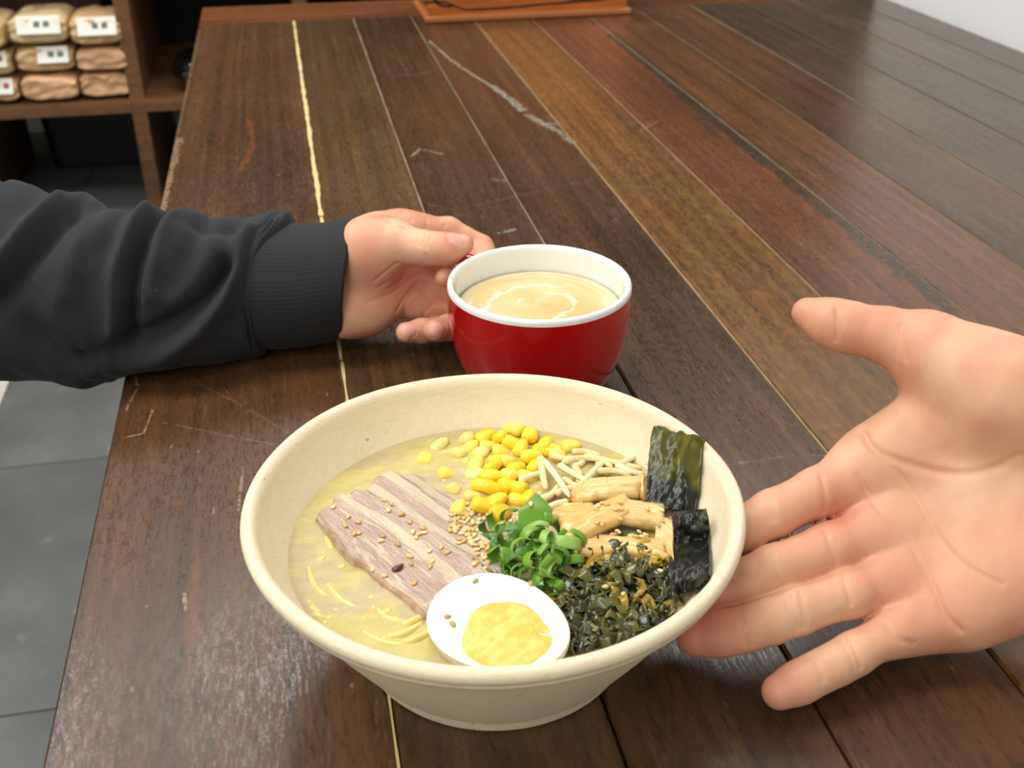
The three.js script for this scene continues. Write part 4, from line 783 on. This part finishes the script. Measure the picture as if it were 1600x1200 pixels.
{ // half a boiled egg
  const c = P(779, 972, 0.0085), tilt = 0.2;
  const D = RIGHT.clone().multiplyScalar(0.86).addScaledVector(FH, -0.51), n0 = V(0, 1, 0);
  const side = new THREE.Vector3().crossVectors(n0, D).normalize();   // away from the viewer
  const nrm = n0.clone().multiplyScalar(Math.cos(tilt)).addScaledVector(FH, -Math.sin(tilt)); nrm.addScaledVector(D, -nrm.dot(D)).normalize();
  side.crossVectors(nrm, D).normalize();
  const L = 0.0275, Rr = (t) => { const x = 2 * t - 1; return 0.0208 * Math.sqrt(Math.max(0, 1 - x * x)) * (1 - 0.12 * x); };
  const pt = (t, cs, sn) => D.clone().multiplyScalar(-L * Math.cos(Math.PI * t)).addScaledVector(side, Rr((1 - Math.cos(Math.PI * t)) / 2) * cs).addScaledVector(nrm, -Rr((1 - Math.cos(Math.PI * t)) / 2) * sn);
  const grid = (fn, nu, nv) => { const Q = [], I = []; for (let j = 0; j <= nv; j++) for (let i = 0; i <= nu; i++) { const q = fn(i / nu, j / nv); Q.push(q.x, q.y, q.z); } for (let j = 0; j < nv; j++) for (let i = 0; i < nu; i++) { const p = j * (nu + 1) + i, q = p + nu + 1; I.push(p, q, p + 1, p + 1, q, q + 1); } const g = new THREE.BufferGeometry(); g.setAttribute('position', new THREE.Float32BufferAttribute(Q, 3)); g.setIndex(I); return g; };
  const shell = grid((u, v) => { const t = 0.004 + 0.992 * u, a = v * Math.PI; return pt(t, Math.cos(a), Math.sin(a)); }, 48, 24);
  const face = grid((u, v) => { const t = 0.004 + 0.992 * u, s = 2 * v - 1; const q = pt(t, s, 0); return q.addScaledVector(nrm, 0.0006 * (1 - s * s)); }, 48, 16);
  const wg = mergeVertices(mergeGeometries([shell, face]), 1e-5); const ng = wg.toNonIndexed(); ng.computeVertexNormals();
  const smoothG = (() => { const g = mergeGeometries([shell, face]); g.computeVertexNormals(); return g; })();
  const e = thing('boiled_egg_half', 'halved boiled egg, yellow yolk facing up, at the edge of the bowl', 'egg', c);
  landing.push(part('egg_white', smoothG, std(0xe2e1d2, 0.32, { side: THREE.DoubleSide, specularIntensity: 0.8 }), e, 'smooth white'));
  const yc = D.clone().multiplyScalar(0.0055).addScaledVector(side, -0.0038).addScaledVector(nrm, 0.0004);
  const yg = grid((u, v) => { const a = u * Math.PI * 2, r = v; const w = 1 + 0.035 * Math.sin(3 * a + 1) + 0.03 * Math.sin(5 * a); const x = Math.cos(a) * r * 0.0172 * w, y = Math.sin(a) * r * 0.0150 * w; const crack = 0.0006 * smooth(0.0012, 0, Math.abs(y - 0.0075 - 0.002 * Math.sin(x * 420))) * smooth(0.002, 0.006, x); return yc.clone().addScaledVector(D, x).addScaledVector(side, y).addScaledVector(nrm, 0.0009 * Math.sqrt(Math.max(0, 1 - r * r)) * 1.0 + 0.0006 * (fbm(x * 420 + 5, y * 420, 4) - 0.4) * (1 - r * r * r * r) - crack - 0.0004 * smooth(0.9, 1, r)); }, 90, 40);
  yg.computeVertexNormals(); paint(yg, (x, y, z, col) => { col.copy(S(228, 184, 82)).lerp(S(236, 202, 112), smooth(0.35, 0.65, n3(x * 300, y * 300, z * 300))).lerp(S(226, 168, 60), 0.5 * smooth(0.62, 0.72, n3(x * 520 + 5, y * 520, z * 520))); });
  part('yolk', yg, std(0xffffff, 0.7, { vertexColors: true, side: THREE.DoubleSide }), e, 'crumbly yellow yolk');
}
scene.updateMatrixWorld(true);
const caster = new THREE.Raycaster();
function drop(p) { caster.set(V(p.x, Y0 + 0.08, p.z), V(0, -1, 0)); const h = caster.intersectObjects(landing, false); return h.length ? { y: h[0].point.y, n: h[0].face ? h[0].face.normal.clone().multiplyScalar(h[0].face.normal.y < 0 ? -1 : 1) : V(0, 1, 0) } : { y: Y0, n: V(0, 1, 0) }; }
{ // sweetcorn
  const base = new THREE.SphereGeometry(1, 14, 10), p = base.attributes.position;
  for (let i = 0; i < p.count; i++) { const x = p.getX(i), y = p.getY(i), z = p.getZ(i), sg = (a, e) => Math.sign(a) * Math.pow(Math.abs(a), e); const t = (y + 1) / 2, k = 0.62 + 0.42 * Math.pow(t, 0.7); p.setXYZ(i, sg(x, 0.75) * 0.0042 * k, sg(y, 0.8) * 0.0056 - 0.0006 * (t > 0.9 ? 1 - x * x - z * z : 0), sg(z, 0.8) * 0.0031 * k); }
  base.computeVertexNormals();
  const ms = [[248, 212, 48], [246, 200, 30], [248, 222, 92], [240, 216, 126], [248, 208, 40]].map((c) => std(S(...c), 0.3));
  const spots = [[686, 697, -1], [758, 683, 0.5], [782, 682, 2], [809, 671, 1], [828, 679, 2.4], [814, 700, 2], [852, 694, 1.6], [830, 713, 2.4], [892, 697, 0.6], [800, 693, 0.4], [778, 720, 1], [770, 729, 1.6], [768, 744, 1.6], [798, 742, 2], [806, 731, 0.8], [752, 758, 1.6], [770, 763, 1.4], [794, 758, 1.2], [824, 746, 0.4], [744, 726, -0.2], [752, 708, -0.2], [734, 700, -0.8], [730, 685, -0.6], [784, 707, -0.2], [754, 790, 2], [776, 782, 2], [782, 801, 2.2], [824, 778, 2], [710, 764, -1], [664, 718, -1.6], [720, 708, -1.2], [808, 782, 0.2], [872, 711, 0], [716, 795, -0.4], [742, 742, -0.6], [836, 728, 0.6], [862, 704, 0.4], [794, 721, 0], [764, 697, 0.2], [812, 762, 0.8], [845, 706, 1], [700, 742, -1.5], [740, 776, -0.6], [797, 672, -0.2]];
  seed(404);
  spots.forEach(([x, y, h], i) => {
    const pale = h < 0.2, o = single('corn_kernel', base, ms[pale ? 3 - (i % 2) : [0, 1, 4, 2, 0][i % 5]], pale ? 'pale sweetcorn kernel half sunk in the broth' : 'bright yellow sweetcorn kernel on top of the pile behind the spring onion', 'corn', pale ? 'sunken sweetcorn kernels' : 'sweetcorn kernels');
    o.position.copy(P(x, y, h * 0.0009 + 0.0004)); o.rotation.set(rr(1.1, 1.9), rr(-0.6, 0.6), rr(0.3, 2.2)); o.scale.setScalar(rr(0.88, 1.06));
  });
}
{ // bean sprouts
  const m = [std(S(240, 222, 176), 0.28), std(S(234, 210, 152), 0.3)];
  const list = [[[841, 714], [856, 728], [872, 748], [890, 776]], [[845, 718], [848, 740], [853, 764]], [[872, 726], [892, 738], [917, 752]], [[878, 724], [905, 716], [935, 718], [957, 730]], [[905, 764], [922, 742], [942, 722]], [[930, 736], [960, 736], [986, 742]], [[812, 752], [828, 744], [848, 738]], [[880, 792], [905, 790], [932, 784]], [[853, 796], [868, 788], [888, 782]], [[912, 712], [958, 722], [1002, 732]], [[948, 748], [938, 762], [924, 778]], [[868, 772], [884, 764], [902, 762]], [[962, 726], [985, 736], [1008, 742]], [[893, 706], [915, 706], [938, 712]], [[846, 780], [862, 772], [874, 758]]];
  for (let i = 0; i < 9; i++) { const t = i * 1.7, x = 860 + (i * 37) % 130, y = 712 + (i * 23) % 56; list.push([[x, y], [x + 18 * Math.cos(t), y + 9 * Math.sin(t) + 4], [x + 40 * Math.cos(t + 0.3), y + 18 * Math.sin(t + 0.3)]]); }
  const hs = [6.5, 5.5, 4.5, 3, 4, 2.5, 3, 3.5, 4, 2, 3.5, 4, 2, 1.2, 3.2];
  seed(8);
  list.forEach((l, i) => single('bean_sprout', sweep(curve(l.map(([x, y], k) => P(x, y, (hs[i] ?? 1 + (i % 4) * 0.6) * 0.001 * (1 - 0.35 * k / l.length) + rr(-0.0005, 0.0005))), 14), (t) => (0.0018 - 0.0005 * t) * Math.sqrt(clamp(Math.min(t, 1 - t) * 14 + 0.15, 0, 1)), (t) => (0.0017 - 0.0005 * t) * Math.sqrt(clamp(Math.min(t, 1 - t) * 14 + 0.15, 0, 1)), 10), m[i % 2], 'pale curved bean sprout lying between corn and bamboo shoots', 'sprout', 'bean sprouts'));
}
{ // bamboo shoots
  const tex = dataTex(256, 256, (u, v, o) => { const s = 0.9 + 0.2 * (fbm(u * 4, v * 30, 3) - 0.3), b = fbm(u * 4, v * 5, 3); o[0] = lerp(246, 236, b) * s; o[1] = lerp(220, 192, b) * s; o[2] = lerp(164, 118, b) * s; });
  const m = [std(0xfff4e4, 0.2, { map: tex }), std(0xffffff, 0.2, { map: tex }), std(0xffeed4, 0.22, { map: tex })];
  const L = [[[898, 776], [918, 742], [1008, 738], [1000, 768], 7, 1], [[884, 850], [872, 806], [978, 764], [996, 796], 9, 0], [[960, 806], [966, 774], [1040, 782], [1036, 822], 7, 1], [[898, 862], [900, 826], [1034, 838], [1052, 872], 8, 0], [[1022, 838], [1028, 800], [1052, 806], [1054, 872], 8, 1], [[850, 808], [858, 782], [932, 780], [918, 818], 4, 2], [[886, 770], [912, 744], [934, 752], [908, 786], 4, 2], [[988, 760], [1000, 734], [1016, 742], [1010, 778], 5, 0]];
  const lab = ['thick curled tan bamboo shoot strip under the upright seaweed', 'long tan bamboo shoot strip running up from the spring onions', 'pale square bamboo shoot piece beside the wet seaweed', 'orange tan bamboo shoot strip above the dark pickled greens', 'pale bamboo shoot end tucked against the folded seaweed', 'translucent bamboo shoot piece behind the spring onions', 'small bamboo shoot scrap among the bean sprouts', 'thin bamboo shoot edge behind the upright seaweed'];
  L.forEach(([a, b, c, d, h, k], i) => landing.push(single('bamboo_shoot', slab(a, b, c, d, (u, v) => h * 0.001 + 0.0012 * Math.sin(Math.PI * v) + 0.0018 * Math.sin(u * 3 + i) + 0.0022 * (fbm(u * 4 + i, v * 4, 2) - 0.5), 0.0022, 22, 12, { seed: i * 3 + 1 }), m[k], lab[i], 'bamboo shoot', 'bamboo shoots')));
}
// ---- seaweed
{
  const sheet = (fn, nu, nv, th) => { const Q = [], I = [], n = (nu + 1) * (nv + 1); const up = []; for (let j = 0; j <= nv; j++) for (let i = 0; i <= nu; i++) up.push(fn(i / nu, j / nv)); const nr = (i, j) => { const a = up[j * (nu + 1) + Math.min(nu, i + 1)].clone().sub(up[j * (nu + 1) + Math.max(0, i - 1)]), b = up[Math.min(nv, j + 1) * (nu + 1) + i].clone().sub(up[Math.max(0, j - 1) * (nu + 1) + i]); return a.cross(b).normalize(); };
    for (const s of [0.5, -0.5]) for (let j = 0; j <= nv; j++) for (let i = 0; i <= nu; i++) { const q = up[j * (nu + 1) + i].clone().addScaledVector(nr(i, j), th * s); Q.push(q.x, q.y, q.z); }
    for (let j = 0; j < nv; j++) for (let i = 0; i < nu; i++) { const p = j * (nu + 1) + i, q = p + nu + 1; I.push(p, p + 1, q, p + 1, q + 1, q, n + p, n + q, n + p + 1, n + p + 1, n + q, n + q + 1); }
    const side = (p, q) => I.push(p, n + p, q, q, n + p, n + q); for (let i = 0; i < nu; i++) { side(i, i + 1); const k = nv * (nu + 1) + i; side(k + 1, k); } for (let j = 0; j < nv; j++) { const p = j * (nu + 1); side(p + nu + 1, p); side(p + nu, p + 2 * nu + 1); }
    const g = new THREE.BufferGeometry(); g.setAttribute('position', new THREE.Float32BufferAttribute(Q, 3)); g.setIndex(I); g.computeVertexNormals(); return g; };
  const nori = std(0xffffff, 0.28, { vertexColors: true, side: THREE.DoubleSide, specularIntensity: 0.8 });
  const bil = (a, b, c, d, u, v) => [lerp(lerp(a[0], b[0], u), lerp(d[0], c[0], u), v), lerp(lerp(a[1], b[1], u), lerp(d[1], c[1], u), v)];
  const wall = (x, y, h, m) => { for (let q = h; q < 0.032; q += 0.0002) { const p = P(x, y, q); if (Math.hypot(p.x - BC.x, p.z - BC.z) <= innerR(p.y) - m) return p; } return keepIn(P(x, y, 0), m); };
  // v = 0 at the upper edge, 1 down in the soup; the soaked lower part is black, the dry part above the ragged wet line is olive
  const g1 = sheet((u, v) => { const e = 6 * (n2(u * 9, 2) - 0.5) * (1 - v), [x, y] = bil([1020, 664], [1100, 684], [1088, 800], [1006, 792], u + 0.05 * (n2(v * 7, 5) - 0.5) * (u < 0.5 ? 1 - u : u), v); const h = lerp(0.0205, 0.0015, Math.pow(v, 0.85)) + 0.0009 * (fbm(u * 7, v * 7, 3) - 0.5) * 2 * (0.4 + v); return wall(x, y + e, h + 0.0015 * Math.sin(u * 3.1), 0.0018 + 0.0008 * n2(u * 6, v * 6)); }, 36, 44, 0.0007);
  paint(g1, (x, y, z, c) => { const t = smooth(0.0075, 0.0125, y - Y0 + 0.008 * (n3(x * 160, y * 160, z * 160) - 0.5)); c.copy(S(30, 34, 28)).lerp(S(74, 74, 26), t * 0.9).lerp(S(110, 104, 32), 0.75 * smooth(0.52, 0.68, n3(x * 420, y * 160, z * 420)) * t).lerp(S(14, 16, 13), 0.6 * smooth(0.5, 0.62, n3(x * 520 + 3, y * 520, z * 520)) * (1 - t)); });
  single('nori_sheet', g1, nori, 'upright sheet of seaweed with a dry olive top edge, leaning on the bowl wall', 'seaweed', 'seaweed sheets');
  const g2 = sheet((u, v) => { const [x, y] = bil([1052, 800], [1106, 796], [1106, 918], [1044, 932], u + 0.08 * (n2(v * 5, 9) - 0.5) + 0.09 * Math.sin(Math.PI * v) * (u > 0.5 ? 1 : -0.9) * (u > 0.5 ? Math.abs(u - 0.3) : 2.2 * Math.max(0, 0.5 - u) * smooth(0.45, 0.8, v)), v); const h = 0.0088 + 0.0045 * Math.sin(v * 9.5 + 0.8) * (0.5 + 0.5 * u) + 0.004 * (fbm(u * 5, v * 8, 3) - 0.5) + 0.0035 * u - 0.003 * v; return wall(x, y, h, 0.0022); }, 40, 56, 0.0008);
  paint(g2, (x, y, z, c) => { c.copy(S(26, 28, 25)).lerp(S(58, 58, 46), smooth(0.5, 0.66, n3(x * 300, y * 300, z * 300))).lerp(S(48, 50, 24), 0.6 * smooth(0.55, 0.65, n3(x * 130 + 7, y * 130, z * 130))); });
  single('nori_sheet', g2, nori, 'wet crumpled black seaweed folded down against the pickled greens', 'seaweed', 'seaweed sheets');
}
// ---- pickled mustard greens: shreds nobody could count
{
  seed(2024);
  const poly = [[884, 862], [930, 848], [985, 832], [1040, 850], [1062, 890], [1060, 940], [1010, 985], [950, 1002], [892, 1015], [866, 985], [872, 930]];
  const inside = (x, y) => { let c = false; for (let i = 0, j = poly.length - 1; i < poly.length; j = i++) { const [a, b] = poly[i], [d, e] = poly[j]; if ((b > y) !== (e > y) && x < (d - a) * (y - b) / (e - b) + a) c = !c; } return c; };
  const cols = [S(58, 60, 34), S(76, 76, 38), S(46, 48, 34), S(96, 92, 40), S(152, 124, 36), S(176, 146, 50), S(66, 68, 46), S(88, 88, 60)], gs = [];
  let n = 0;
  while (n < 360) {
    const x = rr(862, 1066), y = rr(826, 1018); if (!inside(x, y)) continue; n++;
    const bump = Math.max(0, 1 - Math.hypot((x - 975) / 105, (y - 905) / 95)), h = 0.001 + rr(0, 0.010) * bump + rr(-0.001, 0.003), c = P(x, y, h);
    const a = rr(0, 6.28), l = rr(0.005, 0.015), pts = [], tw = rr(-2.2, 2.2), w0 = rr(0.0016, 0.0058);
    for (let k = 0; k < 7; k++) { const t = k / 6 - 0.5; pts.push(keepIn(V(c.x + Math.cos(a + t * tw) * l * t, c.y + 0.0016 * Math.sin(k * 1.7 + n), c.z + Math.sin(a + t * tw) * l * t), 0.002)); }
    const tilt = rr(-0.6, 0.6), wd = V(-Math.sin(a), tilt, Math.cos(a)).normalize();
    const g = ribbon(pts, (t) => wd.clone().applyAxisAngle(V(Math.cos(a), 0, Math.sin(a)), t * rr(-0.6, 0.6)), (t) => w0 * (0.6 + 0.5 * Math.sin(Math.PI * t)), 0.0006, 0.0003);
    const yel = y < 890 && x > 985, col = yel && rnd() < 0.45 ? cols[4 + Math.floor(rnd() * 2)] : rnd() < 0.1 ? cols[4] : cols[[0, 1, 2, 3, 6, 7][Math.floor(rnd() * 6)]];
    paint(g, (px, py, pz, q) => q.copy(col).multiplyScalar(0.8 + 0.4 * n3(px * 500, py * 500, pz * 500)));
    gs.push(g);
  }
  const o = single('pickled_mustard_greens', mergeGeometries(gs), std(0xffffff, 0.14, { vertexColors: true, side: THREE.DoubleSide }), 'heap of wet dark olive chopped pickled mustard greens', 'pickle', null, 'stuff');
  landing.push(o);
}
// ---- spring onion
{
  seed(99);
  const ms = [S(98, 144, 38), S(116, 162, 50), S(80, 122, 42), S(142, 180, 86), S(104, 150, 36)].map((c) => std(c, 0.3, { side: THREE.DoubleSide }));
  const grp = 'sliced spring onion curls';
  const leafPts = [[838, 772, 19], [838, 792, 17], [832, 812, 14], [824, 832, 11]].map(([x, y, h]) => P(x, y, h * 0.001));
  landing.push(single('spring_onion_slice', ribbon(curve(leafPts, 14), RIGHT, (t) => 0.0008 + 0.0128 * (t < 0.42 ? Math.pow(t / 0.42, 0.85) : 1 - 0.55 * (t - 0.42)), 0.0008), ms[0], 'broad flat pointed piece of spring onion leaf standing up from the green pile', 'spring onion', grp));
  const big = [[850, 812, 12, 0.3, 24, 3.4], [828, 838, 12, 1.2, 26, 4.0], [806, 842, 10, 2.0, 30, 3.6], [880, 850, 10, -1.2, 27, 4.6], [895, 842, 9, -0.9, 22, 4.2], [860, 872, 10, 0.4, 26, 4.8], [832, 878, 12, 1.0, 18, 5.6], [812, 872, 9, 1.6, 24, 4.2], [790, 838, 6, 2.6, 24, 3.4], [770, 822, 4, 2.9, 20, 3.2], [845, 898, 7, 0.2, 20, 5.2], [868, 902, 5, -0.4, 22, 4.6], [822, 900, 5, 1.4, 20, 4.6], [850, 846, 15, 0.8, 20, 4.2], [876, 826, 9, -0.6, 22, 3.4], [800, 815, 9, 2.4, 22, 3.2], [785, 862, 3, 2.2, 20, 3.8], [758, 832, 3, 2.8, 16, 3.4], [838, 916, 3, 0.6, 16, 5.0], [862, 918, 2.5, -0.2, 15, 4.8], [892, 878, 6, -1.4, 22, 3.6], [816, 858, 13, 1.5, 20, 4.4], [836, 856, 15, 0.1, 18, 5.2], [858, 888, 9, 0.9, 16, 5.4], [805, 890, 4, 2.1, 18, 4.2], [772, 872, 2, 2.7, 14, 3.6], [850, 868, 14, -0.5, 15, 5.4], [872, 868, 11, -1.0, 18, 4.6], [842, 830, 14, 1.9, 17, 3.6], [825, 918, 2, 1.2, 13, 4.6]];
  for (let i = 0; i < 14; i++) { const a = i * 2.4, r = Math.sqrt((i + 0.5) / 14); big.push([828 + Math.cos(a) * r * 62, 868 + Math.sin(a) * r * 44, 3 + 9 * (1 - r), a, rr(16, 26), rr(3.4, 5)]); }
  big.forEach(([x, y, h, a, rp, w], i) => {
    const c = P(x, y, h * 0.001), r = rp / 36 * 0.01, span = rr(3.4, 5.9), tiltA = rr(-0.5, 0.9), ax = V(Math.cos(a), tiltA, Math.sin(a)).normalize();
    const e1 = new THREE.Vector3().crossVectors(ax, V(0, 1, 0.2)).normalize(), e2 = new THREE.Vector3().crossVectors(ax, e1), pts = [];
    for (let k = 0; k <= 18; k++) { const t = k / 18, q = t * span + rr(-0.02, 0.02) + a * 2; const rad = r * (0.62 + 0.38 * Math.sin(1.2 + t * 1.9)); pts.push(c.clone().addScaledVector(e1, Math.cos(q) * rad * 0.95).addScaledVector(e2, Math.sin(q) * rad * 0.75).addScaledVector(ax, (t - 0.5) * 0.0035)); }
    for (const q of pts) q.y = Math.max(q.y, Y0 - 0.001);
    single('spring_onion_slice', ribbon(pts, ax, w * 0.00105 * rr(0.75, 1.1), 0.0008), ms[i % 5], 'curled ring of bright green spring onion in the heap at the centre', 'spring onion', grp);
  });
}
scene.updateMatrixWorld(true);
// ---- sesame, chilli, noodles, oil
{
  const sg = new THREE.SphereGeometry(1, 10, 7); const p = sg.attributes.position; for (let i = 0; i < p.count; i++) { const x = p.getX(i); p.setXYZ(i, x * 0.0016, p.getY(i) * 0.00062, p.getZ(i) * 0.00098 * (1 - 0.3 * x)); } sg.computeVertexNormals();
  const ms = [S(226, 190, 122), S(214, 170, 98), S(238, 212, 154), S(186, 152, 84)].map((c) => std(c, 0.4));
  const put = (x, y, m, label, group, s = 1) => { const q = P(x, y, 0.003), d = drop(q); const o = single('sesame_seed', sg, m, label, 'sesame', group); o.position.set(q.x, d.y + 0.0005, q.z); const n = d.n.lengthSq() > 0.1 ? d.n : V(0, 1, 0); o.quaternion.setFromUnitVectors(V(0, 1, 0), n.lerp(V(0, 1, 0), 0.5).normalize()).multiply(new THREE.Quaternion().setFromAxisAngle(V(0, 1, 0), rr(0, 6.28))); o.scale.setScalar(s * rr(0.85, 1.1)); };
  seed(606);
  const areas = [
    [[[600, 785], [612, 790], [607, 800], [628, 804], [640, 816], [645, 832], [655, 836], [660, 826], [662, 834], [650, 840], [598, 838], [595, 848], [562, 840], [555, 842], [582, 888], [600, 900], [648, 915], [622, 850], [545, 815], [560, 822], [672, 862], [690, 858], [700, 868], [676, 880], [642, 884], [672, 890], [716, 846], [640, 870], [540, 830], [522, 800]], 'pale sesame seed lying on the pork slices', 'sesame seeds on the pork'],
  ];
  for (const [l, label, group] of areas) l.forEach(([x, y], i) => put(x, y, ms[i % 7 === 3 ? 3 : i % 3], label, group));
  for (let i = 0; i < 62; i++) { const a = rr(0, 6.28), r = Math.sqrt(rnd()); put(726 + Math.cos(a) * r * 34 + r * 6, 812 + Math.sin(a) * r * 34, ms[i % 3], 'pale sesame seed in the cluster between corn and spring onion', 'sesame seeds beside the spring onion', 0.95); }
  for (let i = 0; i < 26; i++) put(rr(736, 768), rr(842, 895), ms[i % 3], 'pale sesame seed in the cluster between pork and spring onion', 'sesame seeds below the spring onion', 0.95);
  for (let i = 0; i < 26; i++) put(rr(930, 1040), rr(798, 850), ms[i % 3], 'pale sesame seed sprinkled on the bamboo shoots', 'sesame seeds on the bamboo shoots');
  for (const [x, y] of [[985, 903], [972, 952], [1008, 840], [945, 930], [1030, 905]]) put(x, y, ms[2], 'pale sesame seed on the dark pickled greens', 'sesame seeds on the pickled greens');
  for (const [x, y] of [[691, 935], [743, 934], [829, 942], [700, 980], [708, 991]]) put(x, y, ms[3], 'brown sesame seed stuck on the white of the egg', 'sesame seeds on the egg');
  for (const [x, y] of [[798, 806], [810, 803], [788, 812], [829, 834], [858, 801]]) put(x, y, ms[2], 'pale sesame seed caught at the top of the spring onion heap', 'sesame seeds on the spring onion');
  const q = P(622, 889, 0.003), d = drop(q), fl = new THREE.SphereGeometry(1, 12, 8); { const fp = fl.attributes.position; for (let i = 0; i < fp.count; i++) { const x = fp.getX(i); fp.setXYZ(i, x * 0.0026 + 0.0006 * fp.getZ(i), fp.getY(i) * 0.0009 + 0.0009 * Math.max(0, x), fp.getZ(i) * 0.0014 * (1 - 0.5 * x)); } fl.computeVertexNormals(); }
  const cf = single('chilli_flake', fl, std(0x5a200e, 0.3), 'dark red chilli flake on the pork slice', 'spice'); cf.position.set(q.x, d.y + 0.0006, q.z); cf.rotation.y = 0.5;
}
{
  const m = std(S(228, 208, 128), 0.22);
  const list = [[[628, 978], [645, 970], [668, 960]], [[630, 1006], [650, 998], [680, 984]], [[604, 996], [630, 990], [660, 975]], [[468, 952], [485, 956], [505, 962]], [[474, 962], [490, 966], [512, 970]], [[508, 838], [515, 850], [520, 862]], [[560, 985], [600, 1004], [650, 1012]], [[505, 905], [530, 935], [570, 960]], [[480, 880], [492, 915], [520, 945]], [[585, 950], [610, 968], [640, 975]]];
  list.forEach((l, i) => single('ramen_noodle', sweep(curve(l.map(([x, y], k) => keepIn(P(x, y, (k === 1 ? 0.0001 : -0.0010) + (i < 3 ? 0.0002 : -0.0007)), 0.003)), 16), 0.0014, 0.0014, 10), m, 'yellow noodle just breaking the surface of the broth', 'noodle', 'noodles under the broth'));
  seed(515);
  const gs = [], dg = new THREE.SphereGeometry(1, 14, 6, 0, Math.PI * 2, 0, Math.PI / 2);
  const spots = []; for (let i = 0; i < 46; i++) spots.push([rr(690, 900), rr(690, 820), rr(0.0006, 0.0017)]); for (let i = 0; i < 26; i++) spots.push([rr(470, 660), rr(800, 1000), rr(0.0006, 0.0016)]); for (let i = 0; i < 14; i++) spots.push([rr(880, 1000), rr(690, 740), rr(0.0006, 0.0014)]);
  for (const [x, y, r] of spots) { const q = P(x, y, 0); if (Math.hypot(q.x - BC.x, q.z - BC.z) > 0.081) continue; const g = dg.clone(); g.scale(r, r * 0.35, r); g.translate(q.x, Y0 - 0.0001, q.z); gs.push(g); }
  single('oil_droplets', mergeGeometries(gs), std(S(222, 200, 122), 0.06), 'tiny shiny oil droplets and bubbles on the broth', 'oil', null, 'stuff');
}

renderer.render(scene, camera);
